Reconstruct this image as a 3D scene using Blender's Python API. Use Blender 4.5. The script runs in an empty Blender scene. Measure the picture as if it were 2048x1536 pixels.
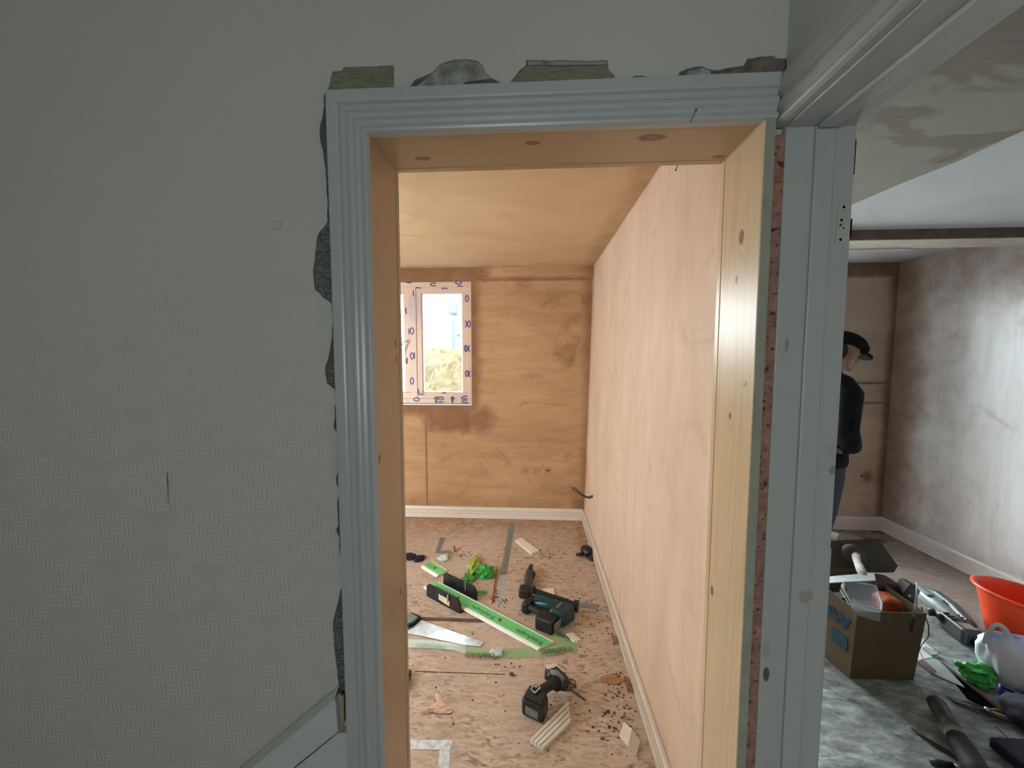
import bpy, bmesh, math, random
from mathutils import Vector, Matrix, Euler, noise
rnd = random.Random(7)
C = bpy.context.scene.collection
R = math.radians

# ---------------------------------------------------------------- camera, world, light, exposure
EYE = Vector((0, 0, 1.57)); F = 744.0
cam = bpy.data.cameras.new('camera'); camo = bpy.data.objects.new('camera', cam); C.objects.link(camo)
camo.location = EYE; camo.rotation_euler = Euler((R(90 - 4.0), 0, R(3.15)), 'XYZ')
cam.sensor_width = 36; cam.lens = 36 * F / 2048; cam.clip_start = 0.02; cam.clip_end = 200
bpy.context.scene.camera = camo
vs = bpy.context.scene.view_settings
vs.view_transform = 'Standard'; vs.look = 'None'; vs.gamma = 1; vs.use_curve_mapping = False
vs.exposure = 0.0
W = bpy.data.worlds.new('overcast_sky'); bpy.context.scene.world = W; W.use_nodes = True
wn = W.node_tree.nodes; wl = W.node_tree.links
bg = wn['Background']
wtc = wn.new('ShaderNodeTexCoord'); wsx = wn.new('ShaderNodeSeparateXYZ'); wl.new(wtc.outputs['Generated'], wsx.inputs[0])
wr = wn.new('ShaderNodeValToRGB'); wl.new(wsx.outputs['Z'], wr.inputs[0])
wr.color_ramp.elements[0].position = 0.0; wr.color_ramp.elements[0].color = (0.88, 0.94, 0.98, 1)
wr.color_ramp.elements[1].position = 0.5; wr.color_ramp.elements[1].color = (0.95, 0.98, 0.99, 1)
wl.new(wr.outputs[0], bg.inputs['Color']); bg.inputs['Strength'].default_value = 25.0

def portal(name, loc, rot, sx, sy):
    l = bpy.data.lights.new(name, 'AREA'); l.shape = 'RECTANGLE'; l.size = sx; l.size_y = sy
    l.cycles.is_portal = True
    o = bpy.data.objects.new(name, l); C.objects.link(o); o.location = loc; o.rotation_euler = rot
    return o
# daylight enters through the window openings of the three rooms, some added out of view (portals only guide the sky light)
portal('daylight_portal', (-1.28, 3.70, 1.71), (R(-90), 0, 0), 1.40, 1.17)
portal('daylight_portal', (-2.70, 1.95, 1.55), (0, R(-90), 0), .8, .8)
portal('daylight_portal', (1.75, 3.62, 1.185), (R(-90), 0, 0), 1.90, 2.07)
portal('daylight_portal', (-2.10, -1.0, 1.45), (0, R(-90), 0), .5, .5)
portal('daylight_portal', (-.225, -2.15, 1.475), (R(90), 0, 0), .55, .65)

# ---------------------------------------------------------------- helpers
_m = camo.rotation_euler.to_matrix()
def ray(x, y): return _m @ Vector(((x - 1024) / F, (768 - y) / F, -1))
def ay(x, y, Y): r = ray(x, y); return EYE + r * (Y / r.y)
def az(x, y, Z=0.0): r = ray(x, y); return EYE + r * ((Z - EYE.z) / r.z)
def ax(x, y, X): r = ray(x, y); return EYE + r * (X / r.x)

class MB:
    def __init__(s): s.b = bmesh.new()
    def box(s, lo, hi, M=None):
        v = [s.b.verts.new((x, y, z)) for x in (lo[0], hi[0]) for y in (lo[1], hi[1]) for z in (lo[2], hi[2])]
        for f in ((0, 1, 3, 2), (4, 6, 7, 5), (0, 4, 5, 1), (2, 3, 7, 6), (0, 2, 6, 4), (1, 5, 7, 3)):
            s.b.faces.new([v[i] for i in f])
        if M is not None:
            for q in v: q.co = M @ q.co
        return s
    def prism(s, pts, a, b, axis='z', M=None):
        def mk(p, h):
            c = {'z': (p[0], p[1], h), 'y': (p[0], h, p[1]), 'x': (h, p[0], p[1])}[axis]
            return s.b.verts.new(M @ Vector(c) if M is not None else c)
        v0 = [mk(p, a) for p in pts]; v1 = [mk(p, b) for p in pts]; n = len(pts)
        s.b.faces.new(v0); s.b.faces.new(v1[::-1])
        for i in range(n): s.b.faces.new((v0[i], v1[i], v1[(i + 1) % n], v0[(i + 1) % n]))
        return s
    def poly(s, pts):
        s.b.faces.new([s.b.verts.new(p) for p in pts]); return s
    def sweep(s, rows, close=False):
        """rows of equal length lists of points -> quads"""
        vr = [[s.b.verts.new(p) for p in r] for r in rows]
        for a, b in zip(vr, vr[1:]):
            n = len(a)
            for i in range(n if close else n - 1):
                s.b.faces.new((a[i], a[(i + 1) % n], b[(i + 1) % n], b[i]))
        return vr
    def tube(s, path, rad, seg=12, sx=1.0, cap=True, up=Vector((0, 0, 1))):
        path = [Vector(p) for p in path]
        if not hasattr(rad, '__len__'): rad = [rad] * len(path)
        rows = []; a = None
        for i, p in enumerate(path):
            d = (path[min(i + 1, len(path) - 1)] - path[max(i - 1, 0)]).normalized()
            if a is None:
                u = up if abs(d.dot(up)) < .95 else Vector((1, 0, 0)); a = d.cross(u).normalized()
            a = (a - d * a.dot(d)).normalized(); b = a.cross(d)
            rows.append([p + (a * math.cos(t) * sx + b * math.sin(t)) * rad[i] for t in [2 * math.pi * k / seg for k in range(seg)]])
        vr = s.sweep(rows, True)
        if cap: s.b.faces.new(vr[0]); s.b.faces.new(vr[-1][::-1])
        return s
    def lathe(s, prof, seg=32, M=None, sx=1, sy=1):
        rows = []
        for r, z in prof:
            row = [Vector((r * math.cos(2 * math.pi * k / seg) * sx, r * math.sin(2 * math.pi * k / seg) * sy, z)) for k in range(seg)]
            rows.append([M @ q for q in row] if M is not None else row)
        s.sweep(rows, True); return s
    def ball(s, c, r, sub=3, M=None):
        r = r if hasattr(r, '__len__') else (r, r, r)
        T = (M if M is not None else Matrix()) @ Matrix.Translation(c) @ Matrix.Diagonal((r[0], r[1], r[2], 1))
        bmesh.ops.create_icosphere(s.b, subdivisions=sub, radius=1, matrix=T); return s
    def grow(s, o):
        me = bpy.data.meshes.new('t'); o.b.to_mesh(me); s.b.from_mesh(me); bpy.data.meshes.remove(me); return s
    def build(s, name, mat, parent=None, smooth=False, bevel=0, fix=True, seg=2):
        if fix: bmesh.ops.recalc_face_normals(s.b, faces=s.b.faces[:])
        me = bpy.data.meshes.new(name); s.b.to_mesh(me); s.b.free()
        for m in (mat if isinstance(mat, (list, tuple)) else [mat]): me.materials.append(m)
        o = bpy.data.objects.new(name, me); C.objects.link(o)
        if parent is not None: o.parent = parent
        if smooth: me.polygons.foreach_set('use_smooth', [True] * len(me.polygons))
        if bevel:
            b = o.modifiers.new('bevel', 'BEVEL'); b.width = bevel; b.segments = seg; b.limit_method = 'ANGLE'; b.angle_limit = R(35)
            b.harden_normals = False
        return o

def rm(o, voxel, it=4, f=.5):
    m = o.modifiers.new('remesh', 'REMESH'); m.mode = 'VOXEL'; m.voxel_size = voxel; m.use_smooth_shade = True
    s = o.modifiers.new('smooth', 'SMOOTH'); s.factor = f; s.iterations = it
    return o
def tag(o, label, cat, group=None, kind=None):
    if label: o['label'] = label
    if cat: o['category'] = cat
    if group: o['group'] = group
    if kind: o['kind'] = kind
    return o
def thing(name, label, cat, loc=(0, 0, 0), rz=0, group=None):
    o = bpy.data.objects.new(name, None); C.objects.link(o); o.location = loc; o.rotation_euler = (0, 0, rz)
    o.empty_display_size = .05
    return tag(o, label, cat, group)
def struct(o): o['kind'] = 'structure'; return o
def sroot(name):
    o = bpy.data.objects.new(name, None); C.objects.link(o); return struct(o)
def txt(name, s, size, mat, parent, M, ext=.0004, shear=0, spacing=1, bold=0):
    cu = bpy.data.curves.new(name, 'FONT'); cu.body = s; cu.size = size; cu.extrude = ext; cu.offset = bold; cu.shear = shear
    cu.space_character = spacing; cu.align_x = 'LEFT'; cu.resolution_u = 3
    t = bpy.data.objects.new(name, cu); C.objects.link(t)
    dg = bpy.context.evaluated_depsgraph_get(); me = bpy.data.meshes.new_from_object(t.evaluated_get(dg))
    bpy.data.objects.remove(t); me.name = name; me.transform(M)
    me.materials.clear(); me.materials.append(mat)
    o = bpy.data.objects.new(name, me); C.objects.link(o); o.parent = parent
    return o

# ---------------------------------------------------------------- material tools
class G:
    def __init__(s, name, rough=.6, metal=0, spec=.5):
        s.m = bpy.data.materials.new(name); s.m.use_nodes = True; s.t = s.m.node_tree; s.N = s.t.nodes
        s.p = s.N['Principled BSDF']; s.p.inputs['Roughness'].default_value = rough
        s.p.inputs['Metallic'].default_value = metal; s.p.inputs['Specular IOR Level'].default_value = spec
        tc = s.N.new('ShaderNodeTexCoord'); s.co = tc.outputs['Object']
        sx = s.N.new('ShaderNodeSeparateXYZ'); s.t.links.new(s.co, sx.inputs[0]); s.x, s.y, s.z = sx.outputs
    def put(s, sock, v):
        if isinstance(v, bpy.types.NodeSocket): s.t.links.new(v, sock)
        elif v is not None:
            if hasattr(v, '__len__') and len(v) == 3 and sock.type == 'RGBA': v = (*v, 1)
            sock.default_value = v
    def math(s, op, a, b=None, c=None, clamp=False):
        n = s.N.new('ShaderNodeMath'); n.operation = op; n.use_clamp = clamp
        for i, v in enumerate((a, b, c)):
            if v is not None: s.put(n.inputs[i], v)
        return n.outputs[0]
    def map(s, scale=(1, 1, 1), rot=(0, 0, 0), loc=(0, 0, 0), vec=None):
        n = s.N.new('ShaderNodeMapping'); s.put(n.inputs['Vector'], vec or s.co)
        n.inputs['Scale'].default_value = scale; n.inputs['Rotation'].default_value = rot; n.inputs['Location'].default_value = loc
        return n.outputs[0]
    def noise(s, scale, detail=4, rough=.55, dist=0, vec=None, color=False):
        n = s.N.new('ShaderNodeTexNoise'); s.put(n.inputs['Vector'], vec or s.co)
        n.inputs['Scale'].default_value = scale; n.inputs['Detail'].default_value = detail
        n.inputs['Roughness'].default_value = rough; n.inputs['Distortion'].default_value = dist
        return n.outputs['Color' if color else 'Fac']
    def vor(s, scale, vec=None, out='Color', feature='F1', rand=1):
        n = s.N.new('ShaderNodeTexVoronoi'); s.put(n.inputs['Vector'], vec or s.co); n.feature = feature
        n.inputs['Scale'].default_value = scale; n.inputs['Randomness'].default_value = rand
        return n.outputs[out]
    def mix(s, f, a, b, mode='MIX'):
        n = s.N.new('ShaderNodeMix'); n.data_type = 'RGBA'; n.blend_type = mode
        s.put(n.inputs[0], f); s.put(n.inputs[6], a); s.put(n.inputs[7], b); return n.outputs[2]
    def ss(s, v, a, b, lo=0., hi=1.):
        n = s.N.new('ShaderNodeMapRange'); n.interpolation_type = 'SMOOTHSTEP'
        s.put(n.inputs[0], v); n.inputs[1].default_value = a; n.inputs[2].default_value = b
        n.inputs[3].default_value = lo; n.inputs[4].default_value = hi; return n.outputs[0]
    def band(s, v, a, b, soft):
        """1 between a and b"""
        return s.math('MULTIPLY', s.ss(v, a - soft, a + soft), s.ss(v, b - soft, b + soft, 1., 0.))
    def ramp(s, f, stops):
        n = s.N.new('ShaderNodeValToRGB'); s.put(n.inputs[0], f); e = n.color_ramp.elements
        while len(e) < len(stops): e.new(.5)
        for q, (p, c) in zip(e, stops): q.position = p; q.color = (*c, 1)
        return n.outputs[0]
    def dist(s, c, sc=(1, 1, 1)):
        n = s.N.new('ShaderNodeVectorMath'); n.operation = 'SUBTRACT'; s.put(n.inputs[0], s.co); n.inputs[1].default_value = c
        k = s.N.new('ShaderNodeVectorMath'); k.operation = 'MULTIPLY'; s.t.links.new(n.outputs[0], k.inputs[0]); k.inputs[1].default_value = sc
        l = s.N.new('ShaderNodeVectorMath'); l.operation = 'LENGTH'; s.t.links.new(k.outputs[0], l.inputs[0]); return l.outputs['Value']
    def out(s, color=None, bump=None, strength=.3, distance=.002, rough=None):
        if color is not None: s.put(s.p.inputs['Base Color'], color)
        if rough is not None: s.put(s.p.inputs['Roughness'], rough)
        if bump is not None:
            b = s.N.new('ShaderNodeBump'); b.inputs['Strength'].default_value = strength; b.inputs['Distance'].default_value = distance
            s.put(b.inputs['Height'], bump); s.t.links.new(b.outputs[0], s.p.inputs['Normal'])
        return s.m

def plain(name, c, rough=.5, metal=0, var=.12, scale=30, bump=.15, spec=.5, **kw):
    g = G(name, rough, metal, spec)
    n = g.noise(scale, 4); c2 = tuple(max(0, q * (1 - var)) for q in c); c3 = tuple(min(1, q * (1 + var)) for q in c)
    col = g.ramp(n, [(.3, c2), (.7, c3)])
    for k, v in kw.items(): g.p.inputs[k.replace('_', ' ')].default_value = v
    return g.out(col, g.noise(scale * 4, 3), bump, .0006)

def plaster(name, c1, c2, cd, dark_mask=None, vertical=True, rough=.75, strip=None, spec=.3, mot=.4, bmp=.35):
    g = G(name, rough, 0, spec)
    st = g.map((9, 9, 1.3) if vertical else (1.3, 1.3, 9))
    st2 = g.map((3, 3, 1.2) if vertical else (1.1, 1.1, 3), loc=(3, 1, 5))
    f = g.math('ADD', g.math('MULTIPLY', g.noise(1.0, 5, .6, .6, st2), .6), g.math('MULTIPLY', g.noise(1.3, 5, .6, 1.2, st), .4))
    col = g.ramp(f, [(.36, c2), (.5, tuple((a + b) / 2 for a, b in zip(c1, c2))), (.64, c1)])
    col = g.mix(g.ss(g.noise(2.3, 6, .65, 1.5, g.map(loc=(7, 2, 1))), .56, .72, 0, mot), col, cd)
    if dark_mask:
        s = dark_mask(g)
        wob = g.noise(7, 5, .65)
        wob = g.math('ADD', g.math('MULTIPLY', wob, .6), g.math('MULTIPLY', g.noise(2.5, 4, .6), .5))
        s = g.ss(g.math('ADD', g.math('MULTIPLY', s, .92), g.math('MULTIPLY', g.math('SUBTRACT', wob, .55), 1.3)), .1, 1.1, 0, .92)
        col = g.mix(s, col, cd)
    h = g.math('ADD', g.noise(3.5, 6, .6, 1.2, st), g.math('MULTIPLY', g.noise(60, 3), .12))
    return g.out(col, h, bmp, .006)

# paint and plaster
def mx(g, *a):
    r = a[0]
    for q in a[1:]: r = g.math('MAXIMUM', r, q)
    return r
def far_back_stain(g):
    win = g.math('MULTIPLY', g.band(g.x, -2.3, -.50, .07), g.band(g.z, 1.0, 2.6, .08))
    low = g.math('MULTIPLY', g.band(g.x, -1.06, -.56, .08), g.band(g.z, .84, 1.15, .06))
    top = g.math('MULTIPLY', g.band(g.x, -2.4, -.40, .10), g.band(g.z, 2.28, 2.5, .03))
    top2 = g.band(g.z, 2.285, 2.325, .012)
    crack = g.math('ADD', g.band(g.x, -1.042, -1.028, .008), g.math('MULTIPLY', g.band(g.x, -1.09, -.98, .06), .35))
    crack = g.math('MULTIPLY', crack, g.ss(g.z, 1.0, .95))
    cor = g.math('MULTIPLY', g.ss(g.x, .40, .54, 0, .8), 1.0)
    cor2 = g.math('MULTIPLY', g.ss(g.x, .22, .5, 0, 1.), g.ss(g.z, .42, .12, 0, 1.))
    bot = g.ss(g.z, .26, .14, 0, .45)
    blob = g.ss(g.dist((-.50, 3.54, .98), (1, 0, 1)), .26, .04)
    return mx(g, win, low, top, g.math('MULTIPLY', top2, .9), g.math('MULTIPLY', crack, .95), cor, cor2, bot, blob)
M = {}
M['plaster_back'] = plaster('pink_plaster_end_wall', (.50, .305, .165), (.35, .20, .10), (.20, .09, .042), far_back_stain, False, mot=.6)
def rw_edge_dark(g):
    return mx(g, g.ss(g.y, 3.34, 3.54, 0, .75), g.ss(g.z, 2.36, 2.43, 0, .5), g.ss(g.z, .2, .1, 0, .4))  # darker towards the end corner, the ceiling line and the foot
M['plaster_right'] = plaster('pink_plaster_partition', (.75, .60, .475), (.64, .47, .345), (.46, .28, .17), rw_edge_dark, True, .55)
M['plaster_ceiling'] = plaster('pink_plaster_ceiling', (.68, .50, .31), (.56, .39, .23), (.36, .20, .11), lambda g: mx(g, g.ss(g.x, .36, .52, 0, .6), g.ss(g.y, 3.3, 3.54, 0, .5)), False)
M['plaster_left'] = plaster('pink_plaster_side', (.70, .50, .33), (.58, .38, .22), (.36, .2, .1))
def rrb_stain_corner(g):
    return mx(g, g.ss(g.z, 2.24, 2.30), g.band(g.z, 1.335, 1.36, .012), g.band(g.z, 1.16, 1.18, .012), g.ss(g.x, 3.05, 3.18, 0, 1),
              g.ss(g.dist((3.03, 3.47, .50), (1, 0, 1)), .11, .0))  # dark band along the top, darker towards the right corner
M['plaster_rr_back'] = plaster('grey_pink_plaster_side_room_end', (.60, .50, .41), (.48, .37, .29), (.17, .10, .065), rrb_stain_corner, False)
def rrs_stain_shade(g):
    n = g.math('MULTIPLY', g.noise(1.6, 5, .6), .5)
    return mx(g, g.ss(g.y, 2.95, 3.40, 0, 1.), g.ss(g.z, .5, .1, 0, .5), g.math('MULTIPLY', g.ss(g.z, 1.65, 2.15), .75), g.math('MULTIPLY', g.ss(g.y, 2.7, 2.95), .4))  # grazing falloff towards the end corner painted in, with browner top and foot
M['plaster_rr_side'] = plaster('grey_plaster_side_room', (.85, .865, .885), (.70, .65, .62), (.26, .17, .115), rrs_stain_shade, True,   .36, None, .6, .3, .15)  # bluish daylight tinted into the plaster colour
M['plaster_rr_ceiling'] = plaster('new_plaster_ceiling', (.60, .65, .69), (.50, .54, .58), (.5, .5, .52), None, False)
g = G('swirled_ceiling_plaster', .8)     # combed artex fans, smeared over in places
sw = g.N.new('ShaderNodeTexWave'); sw.wave_type = 'RINGS'; sw.rings_direction = 'Z'; sw.inputs['Scale'].default_value = 11; sw.inputs['Distortion'].default_value = 1.2; sw.inputs['Detail'].default_value = 1
vc = g.N.new('ShaderNodeTexVoronoi'); vc.inputs['Scale'].default_value = 3.2; g.t.links.new(g.map((1, 1, 0)), vc.inputs['Vector'])
vd = g.N.new('ShaderNodeVectorMath'); vd.operation = 'SUBTRACT'; g.t.links.new(g.map((3.2, 3.2, 0)), vd.inputs[0]); g.t.links.new(vc.outputs['Position'], vd.inputs[1])
g.t.links.new(vd.outputs[0], sw.inputs['Vector'])
smear = g.ss(g.noise(1.0, 4, .5, .8, g.map((1.5, 4, 1), (0, 0, .3))), .48, .54)
hh = g.mix(smear, sw.outputs[0], g.noise(2, 4, .5, 1, g.map((2, 9, 1), (0, 0, .3))))
M['artex'] = g.out(g.mix(smear, (.29, .285, .255), (.20, .18, .155)), hh, .5, .004)
M['beam'] = plain('rough_brown_beam', (.16, .115, .10), .85, var=.3, scale=8)
M['beam_under'] = plaster('beam_plaster', (.56, .52, .47), (.45, .40, .35), (.3, .24, .2))
M['hall_plain'] = plain('hall_emulsion', (.50, .50, .46), .7, var=.04, scale=3)
M['hall_ceiling'] = plain('hall_ceiling_paint', (.6, .6, .57), .7, var=.04, scale=3)

g = G('embossed_wallpaper', .55, 0, .35)
m = .113
X = g.math('DIVIDE', g.math('ADD', g.x, g.math('MULTIPLY', g.z, .06)), m); Z = g.math('DIVIDE', g.z, m)
def par(k):
    a = g.math('ADD', g.math('FLOOR', g.math('MULTIPLY', X, k)), g.math('FLOOR', g.math('MULTIPLY', Z, k)))
    return g.math('FLOORED_MODULO', a, 2)
def wav(v, k): return g.math('SINE', g.math('MULTIPLY', v, 2 * math.pi * k))
big = par(1); blk = par(4)
jit = g.math('MULTIPLY', g.noise(40, 2), .25)
bask = g.mix(blk, g.math('MULTIPLY', wav(g.math('ADD', Z, g.math('MULTIPLY', jit, .1)), 12), .45), wav(g.math('ADD', X, g.math('MULTIPLY', jit, .12)), 12))
fu = g.math('ABSOLUTE', g.math('SUBTRACT', g.math('FRACT', X), .5)); fv = g.math('ABSOLUTE', g.math('SUBTRACT', g.math('FRACT', Z), .5))
tri = g.math('GREATER_THAN', fu, fv)
fine = g.mix(tri, g.math('MULTIPLY', wav(X, 22), .35), g.math('MULTIPLY', wav(Z, 22), .35))
pat = g.mix(big, bask, fine)
amp = g.ss(g.math('ADD', g.z, g.math('MULTIPLY', g.noise(3, 3), .5)), 2.15, 1.45, .12, 1)
h = g.math('MULTIPLY', pat, amp)
h = g.math('ADD', h, g.math('MULTIPLY', g.noise(300, 2), .5))
tone = g.mix(g.math('MULTIPLY', amp, g.math('MULTIPLY', g.math('MULTIPLY', big, g.math('SUBTRACT', 1, tri)), .45)), (.53, .51, .455), (.48, .465, .41))
tone = g.mix(g.ss(g.noise(1.4, 3), .35, .65, 0, .5), tone, (.50, .48, .43))
M['wallpaper'] = g.out(tone, h, .6, .0010)

g = G('torn_wall_base', .9)
M['wall_base'] = g.out(g.ramp(g.noise(18, 5), [(.3, (.07, .068, .058)), (.7, (.16, .155, .125))]), g.noise(50, 5, .7), .8, .004)
g = G('old_olive_wallpaper', .8)
wv = g.N.new('ShaderNodeTexBrick'); wv.inputs['Scale'].default_value = 60; g.t.links.new(g.map((1, 1, 1), (R(90), 0, 0)), wv.inputs['Vector'])
wv.inputs['Color1'].default_value = (.20, .195, .115, 1); wv.inputs['Color2'].default_value = (.24, .235, .15, 1); wv.inputs['Mortar'].default_value = (.11, .11, .065, 1)
M['olive'] = g.out(g.mix(.5, wv.outputs[0], g.ramp(g.noise(60, 4, .6, 0, g.map((1, 1, 4))), [(.35, (.12, .12, .07)), (.6, (.26, .25, .17))])), g.noise(90, 4), .6, .002)
g = G('broken_plaster', .9)
M['broken'] = g.out(g.ramp(g.noise(30, 5, .7), [(.35, (.17, .165, .13)), (.6, (.38, .38, .35)), (.75, (.45, .45, .42))]), g.noise(40, 5, .7), .8, .004)
g = G('grey_combed_adhesive', .9)
M['comb'] = g.out(g.ramp(g.noise(1, 3, .6, 2, g.map((60, 60, 160))), [(.4, (.07, .07, .06)), (.55, (.2, .2, .175))]), g.noise(1, 3, .6, 2, g.map((60, 60, 160))), 1, .004)
g = G('pink_bonding_plaster', .9)
M['bonding'] = g.out(g.mix(g.ss(g.noise(60, 3, .7), .56, .64), g.ramp(g.noise(45, 5, .7), [(.3, (.22, .10, .075)), (.5, (.36, .19, .145)), (.7, (.47, .29, .23))]), (.10, .03, .025)), g.noise(55, 5, .75), 1, .005)

def paint(name, c, rough=.35, dirt=None, streak='z'):
    g = G(name, rough, 0, .5)
    sc = {'z': (30, 30, 2), 'x': (2, 30, 30), 'y': (30, 2, 30)}[streak]
    n = g.noise(1, 4, .6, 0, g.map(sc)); col = g.ramp(n, [(.3, tuple(q * .94 for q in c)), (.7, c)])
    col = g.mix(g.ss(g.noise(14, 4, .6), .66, .75, 0, .35), col, tuple(q * .7 for q in c))
    if dirt:
        for ctr, sc, k, dc in dirt: col = g.mix(g.ss(g.math('ADD', g.dist(ctr, sc), g.math('MULTIPLY', g.noise(60, 3), .4)), 1.25, 1.0, 0, k), col, dc)
    return g.out(col, n, .25, .0015)
M['gloss'] = paint('off_white_gloss_trim', (.45, .465, .455), .32)
M['string'] = paint('stair_string_paint', (.56, .57, .54), .45, None, 'x')
M['skirt_far'] = plain('bounce_tinted_skirting', (.70, .62, .54), .4, var=.03, scale=4, bump=.02)  # white skirting with the warm floor bounce tinted into its colour
M['skirt'] = paint('white_skirting', (.80, .78, .76), .3, None, 'y')
M['upvc'] = paint('white_window_plastic', (.85, .86, .87), .25)

def pine(name, axis, knots, base=(.72, .50, .29), dark=(.52, .33, .18), rough=.30, seed=0):
    g = G(name, rough, 0, .5)
    st = {'z': (14, 14, .55), 'x': (.55, 14, 14), 'y': (14, .55, 14)}[axis]
    v = g.math('ADD', g.noise(1.0, 2, .4, .0, g.map(st, loc=(seed, seed * 2, seed))), 0)
    warp = None
    for c, r in knots:
        sc = {'z': (1, 1, .45), 'x': (.4, 1, 1), 'y': (1, .45, 1)}[axis]
        d = g.dist(c, tuple(q / (r * 2.2) for q in sc)); e = g.math('POWER', 2.718, g.math('MULTIPLY', g.math('MULTIPLY', d, d), -1))
        warp = e if warp is None else g.math('ADD', warp, e)
    if warp is not None: v = g.math('ADD', v, g.math('MULTIPLY', warp, .16))
    ring = g.math('SINE', g.math('MULTIPLY', v, 52)); ring = g.ss(ring, .2, 1.0, 0, 1)
    fin = g.noise(1, 3, .6, 0, g.map(tuple(q * 14 if q > 1 else q * 8 for q in st)))
    col = g.mix(g.math('MULTIPLY', ring, .30), g.ramp(fin, [(.3, tuple(q * .93 for q in base)), (.7, base)]), dark)
    for c, r in knots:
        sc = {'z': (1, 1, .6), 'x': (.45, 1, 1), 'y': (1, .6, 1)}[axis]
        d = g.dist(c, tuple(q / r for q in sc))
        col = g.mix(g.ss(d, 1.25, .7, 0, .92), col, (.17, .075, .035))
        col = g.mix(g.ss(d, .55, .3, 0, .8), col, (.33, .17, .09))
    return g.out(col, fin, .12, .0008)

# floors
def osb(name, cols, grey=None, scale=1.0, dirt=True):
    g = G(name, .7, 0, .35)
    wob = g.N.new('ShaderNodeVectorMath'); wob.operation = 'MULTIPLY_ADD'
    g.t.links.new(g.noise(9, 2, color=True), wob.inputs[0]); wob.inputs[1].default_value = (.05, .05, .05); g.t.links.new(g.co, wob.inputs[2])
    w = wob.outputs[0]; layers = []
    for k, a in enumerate((12, 78, -40, 140)):
        mp = g.map((9 * scale, 42 * scale, 1 if not grey == 'wall' else 9), (0, 0, R(a)), (k * 3.1, k, 0), w)
        c = g.vor(1, mp, 'Color'); sx = g.N.new('ShaderNodeSeparateColor'); g.t.links.new(c, sx.inputs[0])
        layers.append((sx.outputs[0], g.vor(1, mp, 'Distance')))
    sel = [g.ss(g.noise(7 * scale, 2, .5, 0, g.map(loc=(k * 5, 0, 0))), .47, .53) for k in range(3)]
    f = g.mix(sel[0], layers[0][0], layers[1][0]); f = g.mix(sel[1], f, layers[2][0]); f = g.mix(g.math('MULTIPLY', sel[2], .7), f, layers[3][0])
    col = g.ramp(f, [(0, cols[0]), (.25, cols[1]), (.6, cols[2]), (1, cols[3])])
    if dirt:
        col = g.mix(g.ss(g.noise(2.2, 6, .7, .6), .42, .70, 0, .55), col, cols[1])
        col = g.mix(g.ss(g.noise(26, 5, .8), .60, .70, 0, .65), col, cols[0])
        col = g.mix(g.ss(g.noise(1.3, 3, .5, 0, g.map(loc=(3, 3, 3))), .45, .65, 0, .35), col, cols[3])
    return g, col, f
g, col, f = osb('oriented_strand_board', [(.27, .185, .13), (.45, .34, .26), (.56, .445, .36), (.64, .53, .44)], None, 2.3)
brown_edge = mx(g, g.ss(g.y, 3.05, 3.5, 0, .75), g.math('MULTIPLY', g.ss(g.x, .25, .48), g.ss(g.y, 2.5, 3.3)))  # browner towards the end wall and the far right corner
col = g.mix(g.math('MULTIPLY', brown_edge, g.ss(g.noise(11, 4, .6), .35, .65, .35, 1.)), col, (.33, .175, .075))
seam = g.math('MULTIPLY', g.band(g.y, 1.7375, 1.7395, .001), .7)
col = g.mix(g.math('MULTIPLY', seam, g.ss(g.noise(8, 2), .4, .5, .2, .9)), col, (.12, .07, .04))
M['osb'] = g.out(col, g.math('ADD', f, g.noise(60, 3)), .4, .0015)
g, col, f = osb('dusty_side_room_boards', [(.06, .045, .035), (.17, .15, .125), (.30, .29, .265), (.45, .45, .44)])
gre = g.ss(g.math('ADD', g.y, g.math('MULTIPLY', g.noise(5, 4), .8)), 3.1, 2.4)
gc = g.ramp(g.noise(1, 8, .72, .35, g.map((8, 22, 1), (0, 0, R(58)))), [(.34, (.06, .07, .07)), (.5, (.19, .23, .235)), (.66, (.42, .48, .49))])
col = g.mix(g.math('MULTIPLY', gre, .82), g.mix(.5, col, (.26, .17, .11)), gc)
M['dust'] = g.out(col, g.math('ADD', f, g.noise(40, 5)), .5, .002, g.ss(g.noise(6, 4), .3, .7, .20, .42))
g, col, f = osb('hoarding_board', [(.055, .040, .018), (.08, .064, .033), (.10, .085, .050), (.12, .105, .07)], 'wall', .85, False)
M['hoarding'] = g.out(col, f, .3, .002)
M['hall_floor'] = plain('hall_boards', (.35, .3, .25), .7)
M['ground'] = plain('outdoor_concrete', (.2, .2, .19), .9)
g = G('window_glass', .0); g.N.remove(g.p)
tr = g.N.new('ShaderNodeBsdfTransparent'); tr.inputs[0].default_value = (.93, .96, .96, 1)
gl = g.N.new('ShaderNodeBsdfGlossy'); gl.inputs['Roughness'].default_value = .02
fr = g.N.new('ShaderNodeFresnel'); fr.inputs[0].default_value = 1.45
ms = g.N.new('ShaderNodeMixShader'); g.t.links.new(fr.outputs[0], ms.inputs[0]); g.t.links.new(tr.outputs[0], ms.inputs[1]); g.t.links.new(gl.outputs[0], ms.inputs[2])
g.t.links.new(ms.outputs[0], g.N['Material Output'].inputs[0]); M['glass'] = g.m

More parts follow.
